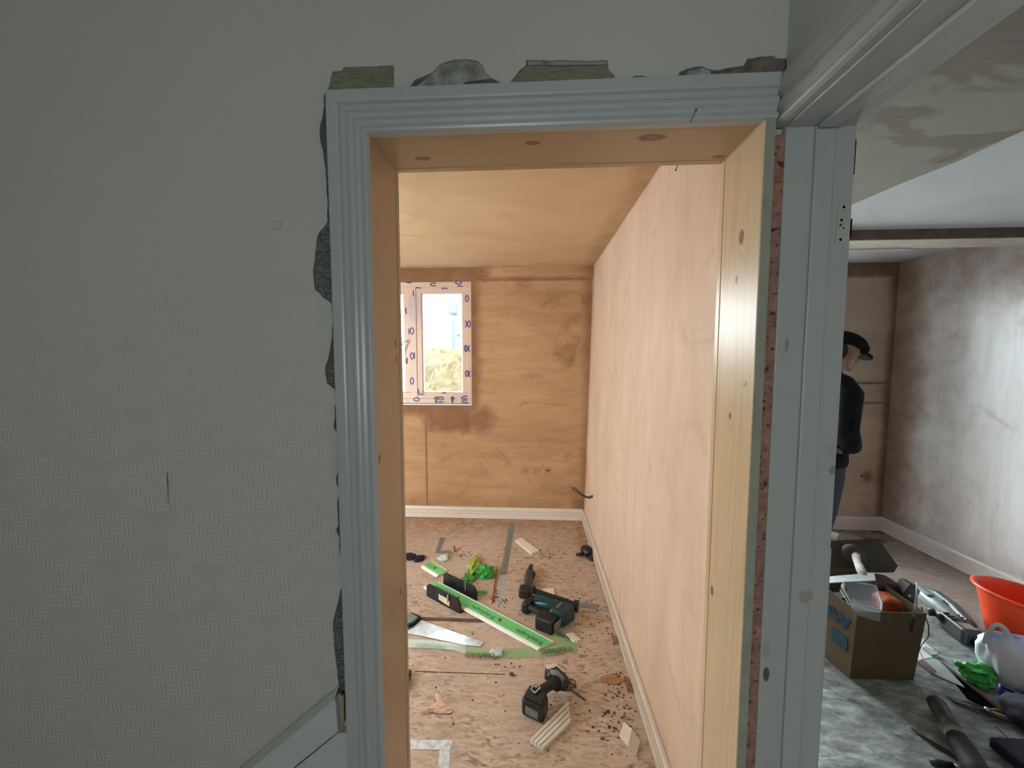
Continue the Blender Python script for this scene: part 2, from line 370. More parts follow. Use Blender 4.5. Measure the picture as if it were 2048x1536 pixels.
M['black'] = plain('black_plastic', (.014, .015, .016), .42, var=.25, scale=60, bump=.4)
M['rubber'] = plain('black_rubber', (.012, .012, .013), .65, var=.25, scale=80, bump=.5)
M['teal'] = plain('dark_teal_plastic', (.010, .045, .052), .3, var=.2, scale=50)
M['greytool'] = plain('grey_green_plastic', (.17, .215, .215), .4, var=.15, scale=40)
M['steel'] = plain('worn_steel', (.50, .52, .53), .32, .85, var=.25, scale=18, bump=.2)
M['darksteel'] = plain('dark_steel', (.13, .12, .115), .45, .7, var=.3, scale=40)
M['rusty'] = plain('dusty_brown_metal', (.16, .105, .07), .6, .4, var=.4, scale=60)
M['tape'] = plain('silver_tape', (.25, .265, .28), .38, .35, var=.22, scale=30, bump=.5)
M['lighttape'] = plain('scuffed_silver_tape', (.50, .52, .53), .45, .2, var=.35, scale=45, bump=.6)
M['label'] = plain('grey_label', (.20, .20, .18), .5, var=.3, scale=120)
M['cream'] = plain('cream_card', (.62, .56, .40), .7, var=.1)
M['plastic_white'] = plain('white_skirting_plastic', (.84, .82, .76), .35, var=.04)
M['offcut'] = plain('white_offcut_plastic', (.80, .77, .70), .4, var=.08)
M['groove'] = plain('shadowed_groove_grey', (.25, .24, .22), .6)
M['kraft'] = plain('tan_plastic_core', (.55, .45, .34), .6, var=.06)
M['green_film'] = plain('green_protective_film', (.16, .66, .25), .22, var=.06, scale=20, bump=.3)
M['ink'] = plain('dark_brown_ink', (.06, .05, .03), .5)
M['ink_red'] = plain('red_brown_ink', (.25, .06, .04), .5)
g = G('clear_green_film', .32); g.p.inputs['Base Color'].default_value = (.30, .72, .30, 1)
g.p.inputs['Alpha'].default_value = .42; M['film'] = g.out(None, g.noise(16, 3, .5, 1), .4, .004)
g = G('clear_pale_film', .25); g.p.inputs['Base Color'].default_value = (.72, .86, .80, 1)
g.p.inputs['Alpha'].default_value = .75; M['film_pale'] = g.out(None, g.noise(22, 3, .5, 1), .5, .004)
M['green_bag'] = plain('bright_green_plastic', (.05, .42, .07), .25, var=.25, scale=25, bump=.4, Transmission_Weight=.15)
M['yellowgreen'] = plain('yellow_green_plastic', (.35, .48, .10), .25, var=.25, scale=25)
M['navy'] = plain('navy_fabric', (.010, .010, .028), .8, var=.3, scale=60)
M['stick'] = plain('red_brown_strip', (.30, .12, .07), .5)
M['wood_dark'] = plain('dark_batten', (.13, .075, .05), .7, var=.3, scale=10)
M['terracotta'] = plain('pink_plaster_scrap', (.68, .46, .36), .9, var=.15, scale=60, bump=.5)
M['crumb'] = plain('brown_crumbs', (.10, .06, .04), .95, var=.5, scale=100)
M['card'] = plain('brown_cardboard', (.125, .094, .052), .85, var=.07, scale=8, bump=.2)
M['blue_ink'] = plain('blue_print', (.008, .045, .12), .6)
M['blue_ink2'] = plain('teal_blue_print', (.010, .065, .095), .6)
M['orange_tub'] = plain('red_orange_plastic', (.80, .065, .012), .38, var=.08, scale=10)
M['orange'] = plain('dusty_orange_plastic', (.50, .09, .02), .5, var=.3)
M['bagwhite'] = plain('white_carrier_plastic', (.70, .73, .86), .35, var=.10, scale=9, bump=1.0, Transmission_Weight=.0)
M['blue_deep'] = plain('deep_blue_plastic', (.02, .02, .18), .4)
g = G('clear_box_plastic', .15); g.p.inputs['Base Color'].default_value = (.75, .80, .88, 1); g.p.inputs['Alpha'].default_value = .38; M['clear'] = g.m
M['clear_rim'] = plain('milky_plastic_rim', (.70, .74, .80), .25, var=.05)
M['hawk'] = plain('plaster_smeared_plate', (.040, .032, .027), .7, .0, var=.35, scale=12, bump=.5)
M['hawk_grip'] = plain('plaster_smeared_grip', (.30, .27, .24), .8, var=.3, scale=40)
M['pale'] = plain('pale_plastic', (.17, .19, .19), .5, var=.1)
M['skin'] = plain('skin', (.30, .175, .13), .55, var=.08, scale=12, bump=.1)
M['hair'] = plain('dark_grey_hair', (.016, .014, .013), .7, var=.4, scale=200, bump=.8)
M['jacket'] = plain('black_quilted_fabric', (.010, .012, .016), .8, var=.35, scale=14, bump=.6, spec=.15)
M['cap'] = plain('black_wool_cap', (.010, .011, .014), .9, var=.3, scale=80, bump=.6, spec=.1)
M['jeans'] = plain('dark_blue_grey_denim', (.045, .06, .075), .85, var=.2, scale=50, bump=.4)
M['boots'] = plain('dark_leather', (.03, .025, .02), .5)
M['brass'] = plain('brass_screw', (.75, .58, .25), .3, .9)
M['paint_metal'] = plain('painted_hinge_plate', (.46, .47, .41), .5, var=.15, scale=60)
M['hole'] = plain('dark_hole', (.006, .005, .004), .95, spec=0)
M['grey_out'] = plain('outdoor_grey_blue', (.035, .055, .065), .6)
M['bulb'] = plain('orange_brown_clay', (.45, .22, .10), .8, var=.2)

# ---------------------------------------------------------------- the setting
def holed(lo, hi, hole, axis):
    """box wall with a rectangular opening; axis = thickness axis; hole=(a0,a1,z0,z1) along the other horizontal axis"""
    b = MB(); a0, a1, z0, z1 = hole
    def bx(p0, p1, q0, q1):
        if p1 - p0 < 1e-4 or q1 - q0 < 1e-4: return
        if axis == 'y': b.box((p0, lo[1], q0), (p1, hi[1], q1))
        else: b.box((lo[0], p0, q0), (hi[0], p1, q1))
    s0, s1 = (lo[0], hi[0]) if axis == 'y' else (lo[1], hi[1])
    bx(s0, a0, lo[2], hi[2]); bx(a1, s1, lo[2], hi[2]); bx(a0, a1, lo[2], z0); bx(a0, a1, z1, hi[2])
    return b
# floors
struct(MB().box((-2.8, .70, -.1), (.62, 3.75, 0)).build('floor', M['osb']))
struct(MB().box((.62, -1.2, -.1), (3.4, 3.7, 0)).build('floor', M['dust']))
struct(MB().box((-2.1, -2.0, -.1), (.62, .70, 0)).build('floor', M['hall_floor']))
# far room
WX0, WX1, WZ0, WZ1 = -1.98, -.582, 1.127, 2.294
wb = struct(holed((-2.8, 3.54, 0), (.62, 3.74, 2.42), (WX0, WX1, WZ0, WZ1), 'y').build('wall_back', M['plaster_back']))
b = MB()      # slightly proud plaster band along the top of the end wall, hollow under it
for z0, z1, t in ((2.335, 2.42, .012), (2.322, 2.335, .005)):
    b.box((-.50, 3.54 - t, z0), (.565, 3.541, z1))
struct(b.build('trim_1', M['plaster_back'], bevel=.004))
b = MB(); b.prism([(.500, 0), (.575, 0), (.62, 0), (.62, 2.42), (.562, 2.42)], .87, 3.56, 'y', None)
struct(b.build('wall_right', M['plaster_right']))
struct(MB().box((.5515, 3.525, .11), (.5515 + .004, 3.541, 2.3)).build('trim_2', M['plaster_right']))
struct(holed((-2.8, .87, 0), (-2.6, 3.54, 2.42), (1.55, 2.35, 1.15, 1.95), 'x').build('wall_left', M['plaster_left']))
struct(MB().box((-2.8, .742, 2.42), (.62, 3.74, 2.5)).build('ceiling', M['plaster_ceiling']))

def skirting(name, a, b, n, h, mat, t=.018, gap=.004):
    """moulded board from a to b (floor points on the wall face), n = direction into the room"""
    a, b, n = Vector(a), Vector(b), Vector(n)
    k = h / .11
    prof = [(.0, gap), (t, gap), (t, .046 * k), (t - .014, .047 * k), (t - .014, .057 * k), (t - .001, .060 * k), (t - .001, .072 * k),
            (t - .015, .073 * k), (t - .015, .084 * k), (t - .003, .087 * k), (t - .003, .098 * k), (t - .008, h), (0, h)]
    m = MB(); rows = [[p + n * q + Vector((0, 0, z)) for q, z in prof] for p in (a, b)]
    vr = m.sweep(rows, True); m.b.faces.new(vr[0]); m.b.faces.new(vr[1][::-1])
    return struct(m.build(name, mat))
skirting('baseboard_back', (-2.6, 3.54, 0), (.484, 3.54, 0), (0, -1, 0), .112, M['skirt_far'], .022)
skirting('baseboard_right', (.5005, 3.54, 0), (.5005, .90, 0), (-1, 0, 0), .105, M['skirt_far'], .020)
skirting('baseboard_left', (-2.6, .95, 0), (-2.6, 3.50, 0), (1, 0, 0), .112, M['skirt'])

# windows
def window(name, x0, x1, z0, z1, y, lights, fw, mat, axis='y', detail=False):
    """frame with opening lights; lights = list of (glass x0, x1) ; built in XZ at depth y, or YZ at depth x when axis == 'x'"""
    r = sroot(name)
    def bx(m, a0, a1, d0, d1, q0, q1):
        if axis == 'y': m.box((a0, d0, q0), (a1, d1, q1))
        else: m.box((d0, a0, q0), (d1, a1, q1))
    m = MB(); g0, g1 = z0 + fw, z1 - fw
    bx(m, x0, x1, y, y + .06, z0, z0 + fw * .45); bx(m, x0, x1, y, y + .06, z1 - fw * .45, z1)
    bx(m, x0, x0 + fw * .45, y, y + .06, z0 + fw * .45, z1 - fw * .45); bx(m, x1 - fw * .45, x1, y, y + .06, z0 + fw * .45, z1 - fw * .45)
    for (a, b_), (c, d) in zip(lights, lights[1:]):
        mid = (b_ + c) / 2; bx(m, mid - .035, mid + .035, y, y + .06, z0 + fw * .45, z1 - fw * .45)
    m.build('window_frame', mat, r, bevel=.004)
    for a, b_ in lights:
        m = MB(); s = fw * .62
        for q in ((a - s, a, g0, g1), (b_, b_ + s, g0, g1), (a - s, b_ + s, g0 - s, g0), (a - s, b_ + s, g1, g1 + s)):
            bx(m, q[0], q[1], y - .004 + .012, y + .05, q[2], q[3])
        sash = m.build('sash', mat, r, bevel=.003)
        m = MB(); e = .012
        for q in ((a, a + e, g0 + e, g1 - e), (b_ - e, b_, g0 + e, g1 - e), (a, b_, g0, g0 + e), (a, b_, g1 - e, g1)):
            bx(m, q[0], q[1], y + .02, y + .045, q[2], q[3])
        m.build('glazing_bead', M['upvc'], sash, bevel=.003)
        m = MB(); bx(m, a, b_, y + .030, y + .034, g0, g1); m.build('pane', M['glass'], sash)
    return r
g = G('beige_protective_film', .35); n = g.noise(60, 3)
fcol = g.mix(g.ss(g.dist((-1.13, 3.54, 2.05), (14, 1, 7)), 1.2, .8, 0, .5), (.60, .44, .33), (.33, .30, .40))
dots = g.ss(g.vor(26, g.map((1, 0, 1)), 'Distance', rand=.25), .13, .09)
M['frame_film'] = g.out(g.mix(g.math('MULTIPLY', dots, .75), fcol, (.42, .16, .13)), n, .2, .002)
win = window('window_1', WX0, WX1, WZ0, WZ1, 3.553, [(-1.89, -1.238), (-1.067, -.672)], .105, M['frame_film'])
# printed marks on the film: rings, arcs
M['film_ink'] = plain('violet_blue_ink', (.035, .03, .16), .5)
def ring(m, cx, cz, rx, rz, a0=0, a1=360, w=.0045, y=3.5595, n=18, rot=0):
    rows = []
    for k in range(n + 1):
        t = R(a0 + (a1 - a0) * k / n); p = []
        for q in (-w, w):
            u, v = (rx + q) * math.cos(t), (rz + q) * math.sin(t); c, s_ = math.cos(rot), math.sin(rot)
            p.append((cx + u * c - v * s_, y - .0010, cz + u * s_ + v * c))
        rows.append(p)
    m.sweep(rows)
m = MB()
def mk(px, py, rx, rz, a0=0, a1=360, rot=0, y=3.552):
    p = ay(px, py, y); ring(m, p.x, p.z, rx, rz, a0, a1, .0055, y, 18, R(rot))
for py in (662, 712, 762): mk(824, py, .016, .030)
mk(816, 663, .010, .028, -70, 70); mk(831, 711, .012, .030, 110, 250); mk(815, 722, .012, .03, 110, 250); mk(813, 622, .01, .03, 110, 250)
for px, py, a0, a1 in ((934, 597, 0, 360), (938, 648, 0, 360), (930, 648, -90, 90), (932, 697, 0, 360), (940, 697, 90, 270), (934, 747, 0, 360), (941, 748, 90, 270)):
    mk(px, py, .014, .028, a0, a1)
mk(867, 569, .030, .013, 30, 330); mk(917, 565, .028, .014); mk(920, 574, .028, .010, 20, 160); mk(889, 579, .028, .012, 10, 170)
mk(818, 563, .03, .012, 180, 360); mk(833, 799, .028, .015); mk(881, 797, .028, .014); mk(882, 803, .028, .006, 180, 360)
mk(930, 795, .034, .013, 40, 300, 10); mk(931, 803, .034, .012, 60, 330); mk(836, 578, .028, .012, 20, 160); mk(828, 586, .006, .03, 90, 270)
for px, py in ((833, 633), (834, 683), (833, 735)): mk(px, py, .012, .028, 95, 265, y=3.5555)
mk(834, 783, .014, .024, -60, 200, y=3.5555); mk(843, 787, .03, .01, 200, 340, y=3.5555); mk(888, 787, .022, .006, 20, 160, y=3.5555)
m.build('film_print', M['film_ink'], win, fix=False)
for px in (872, 904.5):
    p = ay(px, 800, 3.549); m = MB()
    s = .9
    m.prism([(p.x - .022 * s, p.z - .038), (p.x - .009, p.z - .030), (p.x - .009, p.z + .008), (p.x - .026 * s, p.z + .008), (p.x, p.z + .040), (p.x + .026 * s, p.z + .008), (p.x + .009, p.z + .008), (p.x + .009, p.z - .030), (p.x + .022 * s, p.z - .038), (p.x, p.z - .028)], 3.5475, 3.549, 'y')
    m.build('arrow_sticker', M['green_dark'] if 'green_dark' in M else M.setdefault('green_dark', plain('dark_green_sticker', (.01, .10, .07), .5)), win)
m = MB(); p = ay(806, 686, 3.50)
m.tube([p + Vector((.03, .03, .02)), p + Vector((.025, .0, .02)), p + Vector((0, -.01, .0)), p + Vector((-.03, -.012, -.07)), p + Vector((-.035, -.012, -.12))], [.010, .010, .009, .008, .007])
m.build('window_handle', M['upvc'], win, smooth=True)
struct(MB().box((WX0, 3.53, WZ0 - .012), (WX1 + .004, 3.56, WZ0)).build('trim_3', M['skirt'], bevel=.003))
window('fill_window_far_room', 1.55, 2.35, 1.15, 1.95, -2.70, [(1.63, 2.27)], .08, M['upvc'], 'x')  # unseen window added to brighten the partition opposite

# ---- hall front wall: raw base, old paper and the torn embossed wallpaper over it
YB, YP = .742, .737
b = MB(); b.box((-2.1, YB, 0), (-.3415, .877, 2.5)); b.box((-.3415, YB, 2.028), (.62, .877, 2.5))
wf = struct(b.build('wall_front', M['wall_base']))
top = [(1557, 117), (1544, 111), (1520, 113), (1495, 117), (1488, 131), (1454, 136), (1440, 140), (1422, 139), (1405, 132), (1388, 134), (1373, 138), (1359, 144), (1354, 160),
       (1304, 162), (1303, 154), (1285, 151), (1268, 152), (1253, 162), (1232, 162), (1229, 150), (1218, 140), (1216, 121), (1052, 120), (1052, 131), (1039, 140), (1030, 153), (1013, 170),
       (1003, 171), (1001, 165), (981, 155), (971, 145), (966, 131), (954, 121), (925, 118.6), (905, 120), (876, 131), (864, 145), (846, 153), (829, 160), (820, 172), (799, 180),
       (790, 184), (788, 131), (727, 133), (688, 134), (683, 142), (665, 143), (655, 182), (650, 186), (647, 192), (648, 205), (645, 235), (640, 250), (640, 275), (646, 300), (652, 340), (653, 370),
       (655, 400), (655, 443), (645, 457), (634, 474), (631, 500), (626, 548), (630, 580), (648, 597), (663, 607), (666, 640), (665, 654), (664, 670), (661, 689), (657, 712), (650, 736), (652, 755), (654, 767),
       (669, 779), (671, 800), (670, 825), (667, 853), (676, 870), (678, 920), (672, 960), (679, 985), (674, 1007), (676, 1030), (677, 1050), (672, 1062), (679, 1075), (679, 1101), (686, 1130), (686, 1160), (684, 1174), (678, 1195), (673, 1216),
       (668, 1235), (666, 1251), (668, 1290), (672, 1325), (675, 1355), (679, 1380), (690, 1395), (698, 1420), (702, 1700)]
pts = []
for i, q in enumerate(top):
    w = ay(q[0], q[1], YP); pts.append((w.x, w.z))
    if i + 1 < len(top):
        w2 = ay(*top[i + 1], YP); L = math.hypot(w2.x - w.x, w2.z - w.z); n = int(L / .008)
        for k in range(1, n):
            t = k / n; pts.append((w.x + (w2.x - w.x) * t + rnd.uniform(-.0012, .0012), w.z + (w2.z - w.z) * t + rnd.uniform(-.0012, .0012)))
pts.insert(0, (.458, pts[0][1])); pts += [(pts[-1][0], .0), (-2.1, 0), (-2.1, 2.5), (.458, 2.5)]
MB().prism(pts, YP, YB, 'y').build('wallpaper', M['wallpaper'], wf)
def patch(px, mat, y=YB - .002, name='old_wallpaper'):
    q = [ay(x, y_, y) for x, y_ in px]; MB().prism([(v.x, v.z) for v in q], y, YB, 'y').build(name, mat, wf)
patch([(650, 186), (662, 141), (680, 141), (686, 132), (727, 131), (790, 129), (791, 184)], M['olive'])
patch([(818, 182), (850, 160), (866, 145), (878, 131), (905, 124), (925, 121), (954, 124), (966, 133), (971, 146), (983, 158), (960, 160), (930, 164), (918, 182)], M['broken'], name='broken_plaster')
patch([(1010, 175), (1030, 155), (1042, 142), (1054, 132), (1140, 133), (1216, 130), (1220, 142), (1228, 152), (1234, 172)], M['olive'])
patch([(1056, 130), (1056, 122), (1214, 123), (1214, 129)], M['broken'], YB - .001, 'broken_plaster')
patch([(1368, 160), (1376, 142), (1405, 136), (1420, 141), (1428, 160)], M['broken'], name='broken_plaster')
patch([(1436, 160), (1440, 144), (1490, 136), (1500, 121), (1540, 116), (1553, 121), (1553, 156)], M.setdefault('brown_rubble', plain('brown_rubble_plaster', (.17, .13, .105), .95, var=.45, scale=50, bump=.9)), name='broken_plaster')
patch([(655, 447), (645, 460), (637, 476), (634, 500), (629, 548), (633, 578), (650, 594), (670, 606), (670, 447)], M['comb'], name='adhesive')
patch([(672, 700), (655, 738), (657, 765), (680, 780), (680, 700)], M['comb'], name='adhesive')
patch([(700, 1200), (680, 1200), (672, 1225), (668, 1255), (674, 1325), (684, 1378), (700, 1395)], M['comb'], name='adhesive')
# torn flap of backing paper above the stair string
p = [ay(x, y, .733) for x, y in ((664, 1396), (681, 1384), (690, 1390), (690, 1440), (681, 1466), (672, 1466), (666, 1425))]
MB().prism([(v.x, v.z) for v in p], .728, .731, 'y').build('paper_flap', M['cream2'] if 'cream2' in M else M.setdefault('cream2', plain('buff_backing_paper', (.33, .27, .18), .85)), wf)
for x, y, w, hgt in ((690, 1480, .010, .03),): pass
# small blister and peeled corner in the paper
q = ay(553, 450, YP); MB().ball((0, 0, 0), (.011, .003, .010), 2, Matrix.Translation(q)).build('blister', M['wallpaper'], wf, smooth=True)
b = MB(); c0 = ay(292, 950, YP); c1 = ay(334, 948, YP - .0025); c2 = ay(336, 1012, YP - .002); c3 = ay(318, 985, YP)
b.sweep([[c0, c0.lerp(c1, .5) + Vector((0, -.001, 0)), c1], [c3, c3.lerp(c2, .5), c2]]); b.build('peeled_paper', M['wallpaper'], wf)
# stair string
s0 = ay(668, 1389, .712); s1 = ay(490, 1536, .712); d = (s1 - s0); s2 = s0 + d * 4.3
b = MB(); H_ = .088
b.prism([(s0.x, s0.z - .012), (s2.x, s2.z - .012), (s2.x, s2.z - H_), (s0.x + .004, s0.z - H_)], .715, YP, 'y')
b.sweep([[Vector((q.x, y, q.z + z)) for y, z in ((YP, 0), (.731, -.001), (.7125, -.013), (.7125, -.018), (YP, -.018))] for q in (s0, s2)], True)
struct(b.build('trim_4', M['string'], bevel=.002))
b = MB(); b.prism([(s0.x + .045, s0.z - H_ - .004), (s0.x, s0.z - H_ - .010), (s2.x, s2.z - H_ - .012), (s2.x, 0), (s0.x + .045, 0)], .722, YP, 'y')
struct(b.build('trim_5', M['string']))

HXB = .4585
# ---- door 1: pine lining, white moulded architrave
d1 = sroot('door_1')
LX, RX, HZ, Y0, Y1 = -.3135, .416, 1.999, .724, .879
def kn(px, py, X=None, Z=None): return tuple(ax(px, py, X) if X is not None else az(px, py, Z))
M['pine_l'] = pine('pine_left_leg', 'z', [(kn(759, 918, LX), .006), (kn(791, 686, LX), .006), (kn(793, 718, LX), .005), (kn(801, 1183, LX), .006)], (.50, .37, .26), seed=1)
M['pine_r'] = pine('pine_right_leg', 'z', [(kn(1483, 474, RX), .009), (kn(1460, 832, RX), .005), (kn(1424, 1181, RX), .007), (kn(1473, 560, RX), .005)], (.67, .52, .33), seed=4)
M['pine_h'] = pine('pine_head', 'x', [(kn(846, 317, Z=HZ), .008), (kn(1065, 286, Z=HZ), .007), (kn(1304, 275, Z=HZ), .012), (kn(1437, 313, Z=HZ), .006)], (.47, .36, .23), seed=2)
MB().box((LX - .028, .729, 0), (LX, Y1 - .016, HZ + .028)).build('lining_leg', M['pine_l'], d1, bevel=.001)
MB().box((RX, Y0, 0), (RX + .0185, Y1 - .016, HZ + .01)).build('lining_leg', M['pine_r'], d1, bevel=.001)
MB().box((LX, .729, HZ), (RX, Y1 - .016, HZ + .028)).build('lining_head', M['pine_h'], d1, bevel=.001)
for i, (a, c) in enumerate((((LX - .028, Y1 - .016, 0), (LX + .0015, Y1, HZ + .028)), ((RX - .0015, Y1 - .016, 0), (RX + .0185, Y1, HZ + .01)), ((LX + .0015, Y1 - .016, HZ - .0015), (RX - .0015, Y1, HZ + .028)))):
    MB().box(a, c).build('lining_extension', (M['pine_l'], M['pine_r'], M['pine_h'])[i], d1, bevel=.001)
MB().box((RX + .0012, Y0 - .0016, 0), (RX + .0180, Y0, HZ)).build('edge_strip', M.setdefault('edge', plain('olive_grey_edge', (.33, .33, .26), .6, var=.1)), d1)  # thin olive grey strip over the front edge of the pine leg
AW = .0785
prof = [(-.0002, .737), (-.0002, .726), (.003, .720), (.007, .7185), (.011, .720), (.013, .7235), (.018, .725), (.024, .7235), (.0285, .7195), (.033, .7185), (.038, .7195), (.043, .7235), (.047, .7245), (.052, .7215), (.055, .717), (.0585, .716), (AW - .002, .716), (AW, .718), (AW, .737)]
xi, zi = LX - .0005, HZ - .003
b = MB(); rows = []
rows.append([Vector((xi - u, y, 0)) for u, y in prof]); rows.append([Vector((xi - u, y, zi + u)) for u, y in prof]); rows.append([Vector((.436, y, zi + u)) for u, y in prof])
vr = b.sweep(rows); b.b.faces.new(vr[-1]); b.build('architrave', M['gloss'], d1, fix=True)
MB().box((RX + .0185, .731, 0), (HXB, .88, 1.975)).build('plaster_strip', M['bonding'], wf)
b = MB(); b.poly([Vector((RX + .02, .742, HZ - .01)), Vector((.440, .741, HZ - .035)), Vector((.458, .741, HZ - .02)), Vector((.458, .741, 2.03)), Vector((RX + .02, .741, 2.03))]); b.build('paint_drip', M['string'], wf)
# nails and a screw in the frame
def rod(m, a, b_, r, seg=8): m.tube([a, b_], r, seg)
def nail(a, tip, label, head=.0022):
    t = thing('nail', label, 'nail', a)
    m = MB(); rod(m, (0, 0, 0), Vector(tip) - Vector(a), .0011); m.build('shank', M['darksteel'], t, smooth=True)
    dd = (Vector(tip) - Vector(a)).normalized(); m = MB(); rod(m, dd * -.0008, dd * .0012, head, 12); m.build('nail_head', M['darksteel'], t)
pa = ay(1392, 220, .690); pb = ay(1382, 243, .7195)
nail(pa, pb, 'bent nail sticking out of the white architrave over the doorway')
pa = ay(1351, 341, .889); pb = ay(1361, 326, .874)
nail(pa, pb + Vector((0, 0, .01)), 'dark nail poking down behind the pine door head')
q = ax(1489, 768, RX - .0008); t = thing('screw', 'small brass screw head in the right pine door leg', 'screw', q)
m = MB(); m.lathe([(0.0, -.0006), (.004, -.0004), (.0045, .0006), (.003, .0015)], 16, Matrix.Rotation(R(90), 4, 'Y')); m.build('screw_head', M['brass'], t, smooth=True)
m = MB(); m.ball((-.0009, 0, 0), (.0006, .0014, .0014), 1); m.build('screw_recess', M['hole'], t)

# ---- hall right wall and the side doorway (door 2)
HX, RXX, SZ = .456, .577, 1.985
b = MB(); b.box((HX, -2.0, SZ + .03), (RXX, YP, 2.5)); b.box((HX, -2.0, 0), (RXX, -.06, SZ + .03)); b.box((HX + .004, .766, 0), (.578, .877, 2.5)); b.box((.574, .83, 0), (.62, .877, 2.5))
struct(b.build('wall_side', M['hall_plain']))
d2 = sroot('door_2')
M['jamb'] = paint('chipped_white_jamb', (.45, .465, .45), .38, [
    (tuple(ay(1608, 1190, .730)), (55, 1, 70), .8, (.34, .31, .24)), (tuple(ay(1572, 690, .730)), (260, 1, 70), .7, (.2, .22, .22)),
    (tuple(ay(1531, 1347, .730)), (150, 1, 60), .9, (.06, .06, .055)), (tuple(ay(1531, 1297, .730)), (120, 1, 50), .5, (.3, .3, .28)),
    (tuple(ay(1663, 940, .730)), (150, 1, 100), .7, (.2, .2, .18)), (tuple(ay(1662, 900, .730)), (80, 1, 60), .25, (.3, .3, .28))])
S0, S1 = .505, .538
MB().box((HX, .728, 0), (RXX, .766, SZ + .03)).build('jamb', M['jamb'], d2, bevel=.0012)
b = MB(); b.box((S0, .7225, 0), (S1, .728, SZ)); b.box((S0, -.03, SZ - .008), (S1, .719, SZ)); b.build('door_stop', M['jamb'], d2, bevel=.002)
b = MB(); b.box((HX, -.06, SZ), (RXX, .728, SZ + .03)); b.box((HX, -.062, 0), (RXX, -.03, SZ)); b.build('head', M['gloss'], d2, bevel=.002)
b = MB(); rows = []
pr = [(q, HX - .001 - (.737 - y)) for q, y in prof]
for Y in (.735, -.10): rows.append([Vector((x, Y, SZ + .004 + u)) for u, x in pr])
vr = b.sweep(rows); b.b.faces.new(vr[0]); b.b.faces.new(vr[1][::-1]); b.build('architrave', M['gloss'], d2)
MB().box((RXX + .001, .733, 0), (RXX + .006, .79, 1.2)).build('architrave', M['gloss'], d2, bevel=.001)
MB().box((RXX - .0005, .7292, .2), (RXX + .0004, .731, 1.0)).build('paint_crack', M['hole'], d2)
q0 = ay(1676, 404, .7275); q1 = ay(1695, 487, .7275)
hg = MB().box((q0.x, .7262, q1.z), (q1.x + .002, .728, q0.z)).build('hinge_plate', M['paint_metal'], d2, bevel=.0008)
m = MB()
for px, py, r in ((1688, 414, .003), (1683, 440, .0028), (1687, 456, .0018), (1681, 479, .003), (1681, 450, .0022)):
    v = ay(px, py, .7262); m.ball((v.x, .7262, v.z), (r, .0008, r), 1)
m.build('screw_hole', M['hole'], hg)
MB().box((RXX - .0004, .7275, q1.z + .012), (RXX + .002, .735, q0.z - .03)).build('hinge_knuckle', M['hole'], d2)
MB().box((RXX - .0002, .7275, 1.90), (RXX + .0006, .731, 1.96)).build('paint_crack', M['hole'], d2)

# rest of the hall (behind the camera): walls, ceiling and windows added to light it
struct(holed((-2.1, -2.0, 0), (-1.9, .742, 2.5), (-1.25, -.75, 1.2, 1.7), 'x').build('wall_hall_left', M['hall_plain']))
struct(holed((-2.1, -2.1, 0), (3.4, -2.0, 2.5), (-.50, .05, 1.15, 1.80), 'y').build('wall_hall_back', M['hall_plain']))
window('fill_window_back', -.50, .05, 1.15, 1.80, -2.08, [(-.45, .0)], .05, M['upvc'])  # unseen window added to light the near wall from the front
struct(MB().box((-2.1, -2.0, 2.42), (.456, .742, 2.5)).build('ceiling', M['hall_ceiling']))
window('fill_window_left', -1.25, -.75, 1.2, 1.7, -2.0, [(-1.18, -.82)], .09, M['upvc'], 'x')  # unseen window added to light the hall from the left

# ---- side room
struct(MB().box((.588, -1.3, 0), (3.3, -1.2, 2.5)).build('wall_bounce_absorber', plain('bounce_absorbing_brown', (.22, .15, .11), .9)))  # unseen dark wall added to cut bounce onto jamb and box
SX0, SX1, SZ0, SZ1 = .80, 2.70, .15, 2.22
struct(holed((.62, 3.475, 0), (3.4, 3.675, 2.45), (SX0, SX1, SZ0, SZ1), 'y').build('wall_side_room_back', M['plaster_rr_back']))
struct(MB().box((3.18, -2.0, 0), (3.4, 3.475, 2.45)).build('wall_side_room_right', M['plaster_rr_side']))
struct(MB().box((.56, .877, 0), (.625, 3.54, 2.42), None).build('wall_side_room_left', M['plaster_rr_side'])) if False else None
window('window_3', SX0, SX1, SZ0, SZ1, 3.54, [(SX0 + .07, 1.72), (1.80, SX1 - .07)], .09, M['upvc'])
struct(MB().prism([(.577, -2.0), (1.70, -2.0), (1.665, 1.0), (1.67, 1.30), (1.655, 1.45), (1.66, 1.60), (1.62, 1.80), (1.60, 2.0), (1.57, 2.2), (1.56, 2.43), (.577, 2.43)], 2.338, 2.42).build('ceiling', M['artex']))
struct(MB().prism([(1.50, -2.0), (3.3, -2.0), (3.3, 2.43), (1.50, 2.43)], 2.340, 2.42).build('ceiling', M['plaster_rr_ceiling']))
struct(MB().box((.62, 2.40, 2.40), (3.3, 3.6, 2.48)).build('ceiling', M['plaster_rr_ceiling']))
b = MB(); b.box((.62, 2.415, 2.283), (3.18, 2.44, 2.36)); struct(b.build('trim_6', M['beam'], bevel=.002))
b = MB(); b.box((.62, 2.42, 2.279), (3.18, 2.60, 2.283)); b.box((.62, 2.44, 2.283), (3.18, 2.60, 2.41)); struct(b.build('trim_7', M['beam_under']))
b = MB(); b.box((.62, 2.60, 2.268), (2.45, 2.612, 2.30)); struct(b.build('trim_8', M['skirt'], bevel=.003))
skirting('baseboard_side_room_back', (.62, 3.475, 0), (3.17, 3.475, 0), (0, -1, 0), .125, M['skirt'], .018)
skirting('baseboard_side_room_right', (3.18, 3.475, 0), (3.18, -.9, 0), (-1, 0, 0), .13, M['skirt'], .022)
